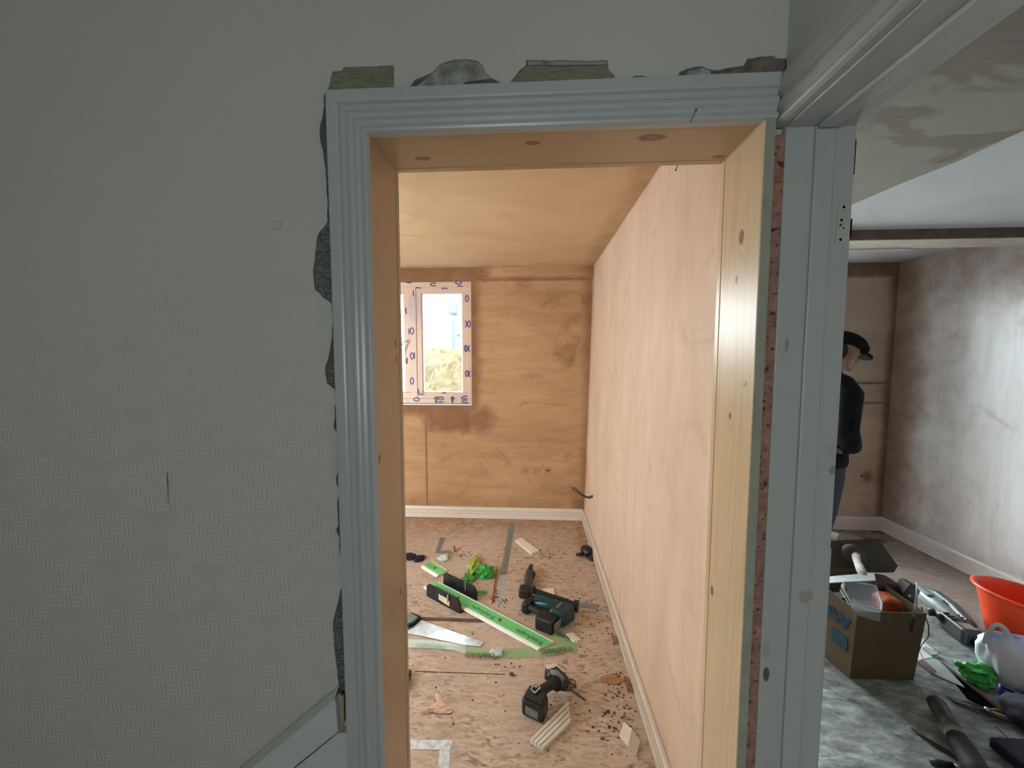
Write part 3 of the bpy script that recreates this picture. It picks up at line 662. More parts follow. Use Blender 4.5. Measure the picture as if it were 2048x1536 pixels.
v = ay(1724, 952, 3.4735); MB().ball(v, (.008, .002, .010), 2).build('pipe_hole', M['hole'], bpy.data.objects['wall_side_room_back'])

# wall details in the far room
for px, py, a, r in ((1096, 941, 25, (.022, .002, .007)),):
    v = ay(px, py, 3.5395); MB().ball((0, 0, 0), r, 2, Matrix.Translation(v) @ Matrix.Rotation(R(-a), 4, 'Y')).build('socket_hole', M['hole'], wb)
for px, py in ((1050, 942), (1054, 940)):
    v = ay(px, py, 3.5395); MB().ball(v, (.006, .002, .006), 1).build('socket_hole', M['hole'], wb)
for x0, x1 in ((1042, 1058), (1066, 1081), (1089, 1103)):
    a, c = ay(x0, 935, 3.54), ay(x1, 948, 3.54)
    MB().box((a.x, 3.5385, c.z), (c.x, 3.5405, a.z)).build('chased_patch', M['patch_brown'] if 'patch_brown' in M else M.setdefault('patch_brown', plain('brown_patch', (.36, .21, .12), .9)), wb)

# outside the end window
struct(MB().box((-14, 3.9, -.3), (9, 16, -.12)).build('ground', M['ground']))

# ---------------------------------------------------------------- outdoors
t = thing('hoarding', 'yellowish strand board hoarding seen outside through the window', 'fence', (-1.9, 5.5, -.12))
MB().box((-2.0, 0, 0), (1.5, .018, 1.84)).build('board_panel', M['hoarding'], t)
for x in (-1.9, -.6, .7): MB().box((x, .018, 0), (x + .05, .09, 1.8)).build('post', M['hoarding'], t)
m = MB(); p0 = ay(856, 775, 5.495); p1 = ay(868, 742, 5.495); o = Vector((-1.9, 5.5, -.12)); m.tube([p0 - o, p1 - o], .006, 6); m.build('batten', M['kraft'], t)
a, c = ay(896, 607, 7), ay(915, 628, 7)
t = thing('meter_box', 'grey square box high up outside, beyond the hoarding', 'box', ((a.x + c.x) / 2, 7, c.z))
w = abs(c.x - a.x) / 2; hh = a.z - c.z
MB().box((-w, 0, 0), (w, .15, hh)).build('case', M['grey_out'], t, bevel=.01)
MB().box((-w * .8, -.01, hh * .1), (w * .8, 0, hh * .9)).build('cover', M['grey_out'], t, bevel=.004)
MB().box((-.05, .15, -.9), (.05, .25, hh * .9)).build('bracket', M['pale'], t)
a = ay(906, 641, 7)
t = thing('gate_post', 'wider blue grey post standing beyond the hoarding', 'post', (a.x, 7, -.12))
MB().box((-.035, 0, 0), (.035, .07, a.z + .12)).build('shaft', M['grey_out'], t, bevel=.005)
MB().box((-.042, -.01, a.z * .55), (.042, .08, a.z * .55 + .1)).build('collar', M['pale'], t)
a = ay(917.5, 664, 7)
t = thing('lamp_post', 'thin dark pole with small round top beyond the hoarding', 'post', (a.x, 7, -.12))
m = MB(); m.tube([(0, 0, 0), (0, 0, a.z + .12)], .018, 8); m.build('shaft', M['grey_out'], t, smooth=True)
m = MB(); m.ball((0, 0, a.z + .08), (.035, .035, .05), 2); m.build('finial', M['grey_out'], t, smooth=True)

# ---------------------------------------------------------------- floor of the far room
def gp(px, py, z=0.0): return az(px, py, z)
def tape(pts, label, mat, z=.0012):
    q = [gp(x, y) for x, y in pts]; c = sum(q, Vector()) / len(q)
    o = MB().prism([(v.x - c.x, v.y - c.y) for v in q], 0, z).build('floor_tape', mat); o.location = (c.x, c.y, 0)
    return tag(o, label, 'tape', 'silver tape strips on the strand board')
tape([(1020, 1043), (1031, 1043), (1013, 1150), (1000, 1150)], 'long dark silver tape strip running from under the end skirting', M['tape'])
tape([(1000, 1150), (1013, 1150), (1010, 1208), (993, 1208)], 'paler scuffed end of the long silver tape strip', M['lighttape'])
tape([(880, 1075), (891, 1075), (881, 1101), (870, 1107)], 'slanting leg of the small L of grey tape near the end wall', M['tape'])
tape([(870, 1107), (881, 1101), (903, 1101), (909, 1108)], 'short foot of the small L of grey tape near the end wall', M['tape'])
tape([(600, 1476), (906, 1481), (900, 1500), (600, 1498)], 'pale tape strip in the bottom left corner of the doorway', M['lighttape'])
tape([(880, 1500), (900, 1500), (896, 1620), (868, 1620)], 'pale tape strip turning down from the corner strip', M['lighttape'])
tape([(1148, 1203), (1197, 1209), (1199, 1213), (1190, 1218), (1148, 1214)], 'grey strip with a rounded end sticking out right of the nail gun', M['tape'], .0016)
def ptape(pts, label, mat):
    q = [gp(x, y) for x, y in pts]; c = sum(q, Vector()) / len(q)
    o = MB().prism([(v.x - c.x, v.y - c.y) for v in q], 0, .0012).build('film_scrap', mat); o.location = (c.x, c.y, .0003)
    return tag(o, label, 'plastic film')
s_ = ptape([(955, 1181), (974, 1181), (973, 1191), (955, 1192)], 'small scrap of printed green film right of the mitre box', M['film'])
T = Matrix.Rotation(R(180), 4, 'Z')
txt('lettering', 'foam', .035, M['ink'], s_, Matrix.Translation((.035, .012, .0014)) @ T)

# fluted offcuts of the white skirting
FL = [(0, 0), (0, 1), (.20, 1), (.215, .1), (.26, .1), (.275, 1), (.47, 1), (.485, .1), (.53, .1), (.545, 1), (.76, 1), (.775, .1), (.82, .1), (.835, .9), (1, .8), (1, 0)]
def offcut(a0, a1, b0, b1, th, label, mat=None, fl=FL, z=0.0005, group='white skirting offcuts on the floor'):
    P = [gp(*q, th) for q in (a0, a1, b0, b1)]; c = sum(P, Vector()) / 4; c.z = 0
    P = [Vector((v.x - c.x, v.y - c.y, 0)) for v in P]
    m = MB(); rows = []
    for s, e in ((P[0], P[2]), (P[1], P[3])): rows.append([s.lerp(e, v) + Vector((0, 0, h * th)) for v, h in fl])
    vr = m.sweep(rows, True); m.b.faces.new(vr[0]); m.b.faces.new(vr[1][::-1])
    o = m.build('skirting_offcut', mat or M['offcut']); o.location = (c.x, c.y, z)
    return tag(o, label, 'offcut', group)
offcut((1060, 1478), (1137, 1402), (1086, 1494), (1141, 1440), .018, 'largest grooved white offcut with slanted ends, in front of the drill')
offcut((1031, 1080), (1063, 1107), (1044, 1074), (1078, 1100), .016, 'long thin grooved offcut right of the tape near the end wall')
offcut((1133, 1268), (1148, 1283), (1145, 1264), (1162, 1279), .014, 'short grooved offcut past the end of the green board')
offcut((1090, 1331), (1113, 1346), (1112, 1326), (1130, 1343), .012, 'grooved offcut partly hidden behind the drill head')
offcut((1084, 1178), (1086, 1188), (1107, 1176), (1109, 1189), .016, 'plain white block behind the nail gun magazine', fl=[(0, 0), (0, 1), (1, 1), (1, 0)])
# diamond shaped offcut, half white film half tan
t = thing('diamond_offcut', 'flat diamond offcut, half white and half tan, beside the right skirting', 'offcut', (gp(1260, 1475).x, gp(1260, 1475).y, 0))
L = t.location
def dq(l, th=.012): return [(gp(x, y, th).x - L.x, gp(x, y, th).y - L.y) for x, y in l]
MB().prism(dq([(1247, 1443), (1264, 1457), (1257, 1489), (1239, 1469)]), .0, .012).build('white_face', M['plastic_white'], t, bevel=.001)
MB().prism(dq([(1264, 1457), (1281, 1482), (1273, 1508), (1257, 1489)]), .0, .012).build('tan_face', M['kraft'], t, bevel=.001)

# mitre box
ang = R(-32)
MC = Vector((-.522, 2.31, 0))
t = thing('mitre_box', 'black plastic mitre box holding the green filmed board', 'mitre box', MC, ang)
Lx, Wy = .30, .165
MB().box((-Lx / 2, -Wy / 2, 0), (Lx / 2, Wy / 2, .010)).build('base', M['black'], t, bevel=.002)
def side(y0, y1):
    m = MB(); h = .088; x0, x1 = -Lx / 2, Lx / 2
    m.prism([(x0, .0), (x1, 0), (x1, .055), (x1 - .018, .080), (x1 - .035, h), (x1 - .085, h), (x1 - .085, .03), (x1 - .088, .03), (x1 - .088, h), (.02, h), (.02, .03), (.017, .03), (.017, h), (-.085, h), (-.085, .03), (-.088, .03), (-.088, h), (x0 + .018, h), (x0, .072)], y0, y1, 'y')
    return m.build('side', M['black'], t, bevel=.001)
side(-Wy / 2, -Wy / 2 + .012); side(Wy / 2 - .012, Wy / 2)
m = MB(); m.prism([(-.035, .024), (.060, .014), (.062, .050), (.045, .055), (.020, .058), (-.005, .062), (-.012, .056), (-.033, .062)], -Wy / 2 - .002, -Wy / 2, 'y')
pl = m.build('maker_plate', M['cream'], t)
for x, z in ((-.005, .042), (.042, .028)): MB().ball((x, -Wy / 2 - .002, z), (.003, .001, .003), 1).build('plate_hole', M['hole'], pl)
for s in (-1, 1):     # pale cut guide lines across the saw slot
    MB().box((.052, s * Wy / 2 - .0135 if s < 0 else Wy / 2 - .013, .045 if s < 0 else .03), (.055, s * Wy / 2 + .0008 if s > 0 else -Wy / 2 + .0005, .0895)).build('cut_guide', M['plastic_white'], t)


BE = Vector((.082, 1.926, 0))
t = thing('skirting_board', 'long white skirting board with green printed film, through the mitre box', 'skirting board', BE, ang)
t.rotation_euler = (0, .021, ang)
w = .0525
pf = [(-w, 0), (w, 0), (w, .007), (w - .004, .013), (w - .010, .015), (w - .013, .012), (w - .016, .015), (-w + .016, .015), (-w + .013, .012), (-w + .010, .015), (-w + .004, .013), (-w, .007)]
m = MB(); rows = [[Vector((x + y * .45, y, z)) for y, z in pf] for x in (-.90, 0)]
vr = m.sweep(rows, True); m.b.faces.new(vr[0]); m.b.faces.new(vr[1][::-1]); m.build('board', M['plastic_white'], t)
f = MB().prism([(-.899 - .036 * .45, -.036), (.0 - .036 * .45 - .001, -.036), (.036 * .45 - .001, .036), (-.899 + .036 * .45, .036)], .0151, .0157).build('protective_film', M['green_film'], t)
for x in (-.02, -.355, -.69):
    txt('lettering', 'freefoam', .062, M['ink'], f, Matrix.Translation((x - .0, .006, .0158)) @ T @ Matrix.Diagonal((.78, .80, 1, 1)), .0002, -.0)
for x in (-.325, -.66):
    m = MB().prism([(x, -.010), (x + .022, -.014), (x + .016, .010), (x - .008, .012)], .0157, .0161); m.build('leaf_mark', M['ink_red'], f)
for x in (-.23, -.56):
    MB().box((x, -.004, .0157), (x + .085, -.0025, .0160)).build('small_print', M['ink_red'], f)

t = thing('skirting_end', 'short green filmed skirting piece lying behind the mitre box', 'offcut', (gp(870, 1140).x, gp(870, 1140).y, 0), R(-38))
w = .052; m = MB(); rows = [[Vector((x, y, z)) for y, z in pf] for x in (-.10, .09)]
vr = m.sweep(rows, True); m.b.faces.new(vr[0]); m.b.faces.new(vr[1][::-1]); m.build('board', M['plastic_white'], t)
f = MB().box((-.099, -.036, .0151), (.089, .036, .0157)).build('protective_film', M['green_film'], t)
MB().prism([(-.01, -.010), (.014, -.014), (.008, .010), (-.016, .012)], .0157, .0161).build('leaf_mark', M['ink_red'], f)
txt('lettering', 'free', .04, M['ink'], f, Matrix.Translation((-.02, .006, .0158)) @ T, .0002)

# crumpled things
def crumple(m, c, r, amp, fr, sub=4, seed=0, flat=True):
    bb = bmesh.new(); bmesh.ops.create_icosphere(bb, subdivisions=sub, radius=1)
    for v in bb.verts:
        p = v.co.copy(); n = noise.ridged_multi_fractal(p * fr + Vector((seed, seed, 0)), 1, 2, 4, 1, 2) - 1.0
        k = 1 + amp * n; v.co = Vector((c[0] + p.x * r[0] * k, c[1] + p.y * r[1] * k, c[2] + p.z * r[2] * k))
        if flat and v.co.z < .001: v.co.z = .001
    me = bpy.data.meshes.new('t'); bb.to_mesh(me); bb.free(); m.b.from_mesh(me); bpy.data.meshes.remove(me)
c = gp(958, 1150); t = thing('crumpled_film', 'crumpled bright green plastic film behind the mitre box', 'plastic film', (c.x, c.y, 0))
m = MB(); crumple(m, (.04, -.01, .035), (.060, .050, .042), .55, 1.25, 3, seed=2); m.build('knot', M['green_bag'], t, smooth=False)
m = MB(); crumple(m, (-.05, .09, .022), (.040, .11, .022), .6, 1.1, 3, seed=5); m.build('loose_end', M['yellowgreen'], t)
m = MB(); crumple(m, (-.07, -.06, .010), (.040, .06, .012), .6, 1.2, 3, seed=8); m.build('loose_end', M['green_bag'], t)
c = gp(886, 1120); o = MB(); crumple(o, (0, 0, .015), (.04, .025, .018), .7, 1.3, 2, seed=3); o = o.build('clear_wrapper', M['film_pale']); o.location = (c.x, c.y, 0); tag(o, 'small clear crumpled wrapper behind the short green piece', 'wrapper')
for i, (px, py, sx, sy, a, lab) in enumerate(((815, 1116, .065, .045, 8, 'dark navy cloth strap end at the left door edge'), (839, 1120, .030, .045, -35, 'small dark navy cloth scrap right of the strap end'))):
    c = gp(px, py); o = MB(); crumple(o, (0, 0, .012), (sx, sy, .014), .35, 1.6, seed=i + 11); o = o.build('cloth_scrap', M['navy']); o.location = (c.x, c.y, 0); o.rotation_euler.z = R(a); tag(o, lab, 'cloth scrap')
c = gp(812, 1368); o = MB(); o.box((-.06, -.05, 0), (.012, .05, .035)); o = o.build('tool_case', M['black'], bevel=.006); o.location = (c.x, c.y, 0); tag(o, 'edge of a black plastic object half hidden by the left door leg', 'tool')

# thin strips on the floor
def strip(name, a, b_, w, h, mat, label, cat, z=0):
    p, q = gp(*a), gp(*b_); d = q - p
    o = MB().box((0, -w / 2, 0), (d.length, w / 2, h)).build(name, mat); o.location = (p.x, p.y, z); o.rotation_euler.z = math.atan2(d.y, d.x)
    return tag(o, label, cat)
strip('wooden_strip', (984, 1208), (994, 1136), .006, .012, M['stick'], 'thin red brown strip standing between mitre box and tape', 'strip')
strip('batten', (836, 1238), (978, 1243), .022, .006, M['wood_dark'], 'flat dark batten lying behind the saw blade', 'batten')
strip('gap_filler', (830, 1343), (1010, 1349), .003, .002, M['wood_dark'], 'hairline dark strip along the board joint in front of the saw', 'strip')

# hand saw
c = gp(880, 1262); t = thing('hand_saw', 'hand saw with wide shiny steel blade, tip pointing right', 'saw', (c.x, c.y, 0))
def lq(l, z=.0): return [(gp(x, y, z).x - c.x, gp(x, y, z).y - c.y) for x, y in l]
m = MB().prism(lq([(840, 1241), (968, 1286), (961, 1295), (926, 1291), (806, 1266), (826, 1250)]), .004, .0055); m.build('blade', M['steel'], t)
m = MB().prism(lq([(800, 1228), (822, 1231), (840, 1239), (828, 1250), (812, 1262), (780, 1262), (730, 1250), (740, 1225)]), .0, .018); h = m.build('grip', M['greytool'], t, bevel=.005)
m = MB().prism(lq([(822, 1230), (842, 1239), (829, 1252), (808, 1262), (803, 1259), (826, 1249), (836, 1240)]), .002, .021); m.build('rubber_edge', M['rubber'], h, bevel=.002)

# loose film ribbon
c = gp(980, 1300); t = thing('film_ribbon', 'long clear green printed film ribbon in front of the saw', 'plastic film', (c.x, c.y, 0))
up_ = [(780, 1276), (815, 1279), (860, 1282), (910, 1287), (940, 1293), (985, 1300), (1040, 1297), (1085, 1290), (1120, 1287), (1150, 1284), (1156, 1292)]
dn_ = [(780, 1292), (815, 1296), (860, 1298), (908, 1302), (940, 1312), (985, 1317), (1040, 1317), (1085, 1314), (1120, 1310), (1150, 1302), (1157, 1298)]
m = MB(); m2 = MB()
def rib(mm, i0, i1):
    rows = []
    for i in range(i0, i1):
        for s in range(4):
            f_ = s / 4; u = gp(*[a + (b_ - a) * f_ for a, b_ in zip(up_[i], up_[i + 1])]) - c; v = gp(*[a + (b_ - a) * f_ for a, b_ in zip(dn_[i], dn_[i + 1])]) - c
            rows.append([u.lerp(v, k / 6) + Vector((0, 0, .003 + .008 * abs(noise.noise(Vector((i + f_, k * .35, 1.3)) * 2.3)))) for k in range(7)])
    mm.sweep(rows)
rib(m, 3, 10); rib(m2, 0, 4)
m.build('ribbon', M['film'], t, smooth=True); m2.build('shiny_end', M['film_pale'], t, smooth=True)
def tonfloor(name, s, size, a, b_, par, origin, mat, z=.012, k=.8):
    p, q = gp(*a, z) - origin, gp(*b_, z) - origin; d = q - p; an = math.atan2(d.y, d.x)
    return txt(name, s, size, mat, par, Matrix.Translation((p.x, p.y, z)) @ Matrix.Rotation(an, 4, 'Z') @ Matrix.Diagonal((k, 1, 1, 1)), .0002)
tonfloor('lettering', 'freefoam', .06, (1143, 1292), (1060, 1303), t, c, M['ink'])
tonfloor('lettering', 'freefoam', .06, (995, 1307), (935, 1305), t, c, M['ink'])
tonfloor('lettering', 'freefoam', .06, (895, 1291), (820, 1284), t, c, M['ink_pale'] if 'ink_pale' in M else M.setdefault('ink_pale', plain('faded_green_ink', (.25, .45, .38), .5)))
m = MB(); q = gp(993, 1308) - c; crumple(m, (q.x, q.y, .012), (.032, .022, .014), .7, 1.3, 3, seed=9); m.build('shiny_fold', M['film_pale'], t)
c = gp(1125, 1278); t = thing('film_ribbon', 'printed green film tail running from the battery to the small offcut', 'plastic film', (c.x, c.y, 0))
U = [(1098, 1256), (1118, 1262), (1140, 1272), (1153, 1284)]; D = [(1092, 1268), (1112, 1282), (1130, 1290), (1150, 1296)]
m = MB(); rows = [[(gp(*u) - c).lerp(gp(*v) - c, k / 4) + Vector((0, 0, .002 + .004 * (k % 2))) for k in range(5)] for u, v in zip(U, D)]; m.sweep(rows); m.build('ribbon', M['film'], t, smooth=True)
tonfloor('lettering', 'foam', .05, (1142, 1275), (1108, 1261), t, c, M['ink'], .009)

# nail gun
NO = Vector((.11, 2.17, 0)); t = thing('nail_gun', 'dark teal cordless nail gun lying on its side', 'nail gun', NO, R(-25))
m = MB(); m.tube([(-.105, .02, .058), (-.10, .02, .058), (-.085, .02, .058), (.05, .02, .060), (.06, .02, .06)], [.028, .036, .043, .043, .038], 24); m.build('motor_housing', M['teal'], t, smooth=True, bevel=.003)
m = MB(); m.prism([(-.10, -.02), (-.115, .05), (.0, .058), (.0, -.01)], .062, .096); m.build('housing_rib', M['teal'], t, bevel=.008)
m = MB(); m.prism([(.02, -.075), (.05, .055), (.10, .060), (.150, .045), (.150, .01), (.115, -.075)], .010, .102); m.build('front_housing', M['teal'], t, bevel=.018, seg=4)
m = MB(); m.prism([(.055, -.04), (.065, .02), (.074, .02), (.066, -.04)], .100, .1035); m.build('name_plate', M['label'], t, bevel=.003)
m = MB(); m.box((-.135, .044, .078), (.150, .056, .108)); m.box((-.130, .060, .085), (.10, .066, .104)); m.build('magazine', M['rubber'], t, bevel=.004)
m = MB(); m.box((-.140, .036, .08), (-.122, .062, .122)); m.build('end_catch', M['black'], t, bevel=.003)
m = MB(); m.box((.138, .03, .06), (.165, .06, .118)); m.tube([(.155, .035, .118), (.168, .035, .126), (.165, .052, .126)], .005, 8); m.build('end_catch', M['black'], t, bevel=.003)
m = MB(); m.tube([(-.13, -.035, .045), (-.09, -.052, .05), (-.02, -.068, .052), (.04, -.070, .05)], [.019, .017, .018, .022], 16, 1.0); m.build('grip', M['rubber'], t, smooth=True)
m = MB(); m.tube([(-.055, -.045, .055), (-.045, -.02, .055), (-.03, -.035, .055)], .006, 8); m.build('trigger', M['black'], t, smooth=True)
m = MB(); m.prism([(-.165, -.06), (-.125, -.065), (-.105, .0), (-.10, .05), (-.13, .05), (-.155, .0)], .004, .072); m.build('rear_block', M['black'], t, bevel=.010, seg=3)
m = MB(); m.tube([(-.165, -.05, .03), (-.175, -.06, .012), (-.172, -.085, .006), (-.155, -.09, .012)], .003, 8); m.build('belt_hook', M['steel'], t, smooth=True)
m = MB(); m.prism([(-.035, -.145), (.075, -.15), (.085, -.06), (-.03, -.055)], .0, .080); bt = m.build('battery', M['black'], t, bevel=.012, seg=3)
m = MB(); m.prism([(.0, -.148), (.06, -.150), (.062, -.146), (.0, -.144)], .02, .06); m.build('battery_catch', M['rubber'], bt)
m = MB(); m.prism([(-.06, 0), (.01, 0), (.018, .04), (-.055, .045)], -.0008, .0008, 'y', Matrix.Translation((.098, -.085, .030)) @ Matrix.Rotation(R(78), 4, 'Z')); m.build('rating_label', M['label'], bt)
txt('lettering', 'DCN', .018, M['label'], t, Matrix.Translation((.02, -.045, .103)) @ Matrix.Rotation(R(40), 4, 'Z'), .0003) if False else None

# small tool left of the nail gun
a, b_ = gp(1062, 1136, .03), gp(1051, 1187, .03); d = (b_ - a)
t = thing('cordless_tool', 'small dark grey stick shaped cordless tool behind the nail gun', 'power tool', (a.x, a.y, 0), math.atan2(d.y, d.x))
m = MB(); m.tube([(-.01, 0, .034), (0, 0, .034), (.03, 0, .034), (.06, 0, .034), (.12, 0, .03), (.20, 0, .03), (.25, 0, .03), (.27, 0, .03)], [.012, .014, .020, .031, .033, .027, .030, .036], 20); m.build('body', M['greydark'] if 'greydark' in M else M.setdefault('greydark', plain('dark_grey_plastic', (.045, .055, .055), .4, var=.2)), t, smooth=True)
m = MB(); m.tube([(-.03, 0, .034), (-.005, 0, .034)], [.013, .016], 10); m.build('nose', M['black'], t, bevel=.002)
m = MB(); m.box((.035, -.012, .058), (.07, .012, .070)); m.build('switch', M['black'], t, bevel=.003)
m = MB(); m.box((.07, .022, .02), (.09, .040, .05)); m.box((.11, .020, .02), (.13, .036, .05)); m.build('side_rib', M['black'], t, bevel=.004)
m = MB(); m.box((.25, -.045, .0), (.325, .042, .066)); m.build('battery', M['black'], t, bevel=.018, seg=4)

# cordless impact driver
c = gp(1072, 1425); t = thing('impact_driver', 'black cordless drill driver with long bit, lying near the doorway', 'drill', (c.x, c.y, 0))
def lp(px, py, z): return gp(px, py, z) - c
Bm = Matrix.Translation(lp(1070, 1412, .035) - Vector((0, 0, .035))) @ Matrix.Rotation(R(-24), 4, 'Z')
m = MB(); m.box((-.052, -.036, .0), (.052, .036, .080), Bm); bt = m.build('battery', M['black'], t, bevel=.014, seg=3)
m = MB(); m.box((-.040, -.030, .080), (.046, .032, .094), Bm); m.build('battery_shoe', M['rubber'], t, bevel=.006)
m = MB(); m.prism([(-.03, .018), (.028, .018), (.028, .052), (-.03, .055)], -.0372, -.036, 'y', Bm); m.build('rating_label', M['label'], bt)
m = MB(); m.tube([lp(1062, 1379, .095), lp(1067, 1370, .105), lp(1076, 1369, .105), lp(1080, 1376, .10), lp(1070, 1386, .10), lp(1062, 1379, .095)], .0035, 8); m.build('belt_hook', M['steel'], t, smooth=True)
m = MB(); m.tube([lp(1080, 1385, .075), lp(1092, 1375, .085), lp(1104, 1368, .085), lp(1114, 1362, .08)], [.024, .020, .021, .026], 18); m.build('grip', M['rubber'], t, smooth=True)
m = MB(); m.tube([lp(1101, 1362, .06), lp(1103, 1350, .075), lp(1107, 1349, .075), lp(1122, 1362, .065), lp(1131, 1369, .06), lp(1136, 1374, .055)], [.030, .036, .037, .036, .030, .022], 20); m.build('motor_housing', M['black'], t, smooth=True)
m = MB(); m.tube([lp(1100, 1344, .105), lp(1112, 1346, .105), lp(1128, 1360, .09)], [.008, .014, .010], 12); m.build('housing_stripe', M['greytool'], t, smooth=True)
m = MB(); m.tube([lp(1107, 1376, .055), lp(1113, 1381, .05), lp(1120, 1378, .05)], .007, 8); m.build('trigger', M['black'], t, smooth=True)
m = MB(); m.tube([lp(1134, 1372, .055), lp(1138, 1376, .052), lp(1141, 1379, .050)], [.020, .017, .011], 16); m.build('chuck', M['rusty'], t, smooth=True)
m = MB(); m.tube([lp(1140, 1378, .05), lp(1152, 1387, .042), lp(1154, 1388, .042), lp(1170, 1400, .030)], [.0038, .0038, .0055, .0045], 8); m.tube([lp(1168, 1399, .031), lp(1173, 1401, .029)], [.006, .001], 8); m.build('driver_bit', M['darksteel'], t, smooth=True)
o = MB(); k = gp(1144, 1371, .012); pth = [Vector((.018 * math.cos(a_ * .7), .018 * math.sin(a_ * .7), .003 + .0022 * a_)) for a_ in range(13)]
o.tube(pth, .0035, 8); o.tube([(.02, 0, .004), (-.02, .03, .018)], .004, 8); o = o.build('spring_coil', M['rusty'], smooth=True); o.location = (k.x, k.y, .0); tag(o, 'small coiled rusty spring behind the drill bit', 'spring')

# dark device by the right skirting
c = gp(1170, 1109); t = thing('chalk_line', 'dark grey rounded gadget against the right skirting', 'tool', (c.x + .01, c.y, 0))
m = MB(); crumple(m, (0, 0, .038), (.045, .05, .036), .06, 1.2, 3, 4); m.build('case', M['black'], t, smooth=True)
m = MB(); m.tube([(-.03, -.03, .02), (-.085, -.035, .016)], [.014, .010], 10); m.tube([(.0, -.05, .015), (.03, -.10, .012)], [.014, .012], 10); m.build('lever', M['black'], t, smooth=True)
m = MB(); m.tube([(-.02, -.05, .045), (.01, -.052, .045)], .014, 12); m.build('button', M['darksteel'], t, smooth=True)

# plaster scraps and shavings
for i, (px, py, sx, sy, a, lab) in enumerate(((882, 1418, .045, .022, -10, 'curled pink plaster flake, lowest of the three by the left door leg'), (879, 1402, .012, .045, 35, 'upright slim pink plaster flake, topmost of the three'), (858, 1422, .035, .012, 8, 'small pink plaster flake, leftmost of the three'))):
    c = gp(px, py); m = MB(); crumple(m, (0, 0, .004), (sx, sy, .006), .5, 1.5, 3, i + 20); o = m.build('plaster_flake', M['terracotta']); o.location = (c.x, c.y, 0); o.rotation_euler.z = R(a); tag(o, lab, 'plaster flake')
c = gp(1215, 1360); m = MB(); crumple(m, (0, 0, .003), (.05, .022, .005), .4, 1.5, 3, 31); o = m.build('plaster_flake', M['terracotta2'] if 0 else M['bulb']); o.location = (c.x + .02, c.y, 0); tag(o, 'flat orange brown scrap beside the right skirting', 'plaster flake')
c = gp(1023, 1351); m = MB(); crumple(m, (0, 0, .008), (.010, .008, .009), .3, 1.5, 2, 33); o = m.build('clay_lump', M['rusty']); o.location = (c.x, c.y, 0); tag(o, 'single brown lump on the board joint left of the drill', 'lump')
c = gp(909, 1102); m = MB().box((-.008, -.02, 0), (.008, .02, .04)); o = m.build('wood_plug', M['stick'], bevel=.003); o.location = (c.x, c.y, 0); o.rotation_euler.z = .4; tag(o, 'small upright brown plug at the foot of the grey tape L', 'plug')
def crumbs(name, spots, n, label, mat, smin=.002, smax=.007):
    m = MB()
    for i in range(n):
        x0, y0, rx, ry = spots[rnd.randrange(len(spots))]
        px, py = x0 + rnd.gauss(0, rx), y0 + rnd.gauss(0, ry)
        v = gp(px, py)
        if v.x > .47 or v.x < -2.4 or v.y > 3.5 or v.y < .95 or (v.x < -1.2): continue
        s = rnd.uniform(smin, smax)
        m.ball((v.x, v.y, s * .4), (s, s * rnd.uniform(.4, 1), s * .5), 1, None)
    o = m.build(name, mat); return tag(o, label, 'debris', None, 'stuff')
crumbs('wood_crumbs', [(925, 1110, 22, 3), (1100, 1110, 18, 5), (1020, 1130, 90, 30), (1240, 1370, 18, 40), (1180, 1240, 30, 25), (1010, 1360, 110, 60), (1230, 1460, 30, 30), (1000, 1200, 12, 10)], 420, 'dark crumbs and splinters scattered over the strand board floor', M['crumb'])
crumbs('pale_crumbs', [(1180, 1180, 30, 40), (1215, 1250, 14, 25), (860, 1050, 40, 5), (1050, 1300, 120, 60)], 130, 'pale sawdust crumbs scattered over the strand board floor', M['plastic_white'], .0015, .004)
# packers under the right skirting
for py, lab in ((1280, 'upper brown packer wedged at the right skirting foot'), (1372, 'lower brown packer wedged at the right skirting foot')):
    v = gp({1280: 1226, 1372: 1254}[py], py); o = MB().box((-.005, -.035, 0), (.004, .035, .02)).build('packer', M['stick']); o.location = (min(v.x, .4745), v.y, 0); tag(o, lab, 'packer')

# cable loop from the partition wall
q = ax(1186, 991, .512); t = thing('electric_cable', 'grey looped cable end hanging out of the partition wall', 'cable', q)
e = [Vector((0, 0, 0)), Vector((-.03, .0, -.012)), Vector((-.055, .02, -.018)), Vector((-.09, .05, -.004)), Vector((-.14, .08, .03)), Vector((-.165, .09, .032)), Vector((-.168, .09, .018)), Vector((-.12, .07, -.002)), Vector((-.07, .03, -.024)), Vector((-.03, .0, -.024)), Vector((0, 0, -.012))]
m = MB(); m.tube(e, .0048, 8); m.build('sheath', M['rubber'], t, smooth=True)
m = MB(); m.ball((-.180, .095, .018), (.005, .004, .005), 1); m.build('wire_end', M['brass'], t)

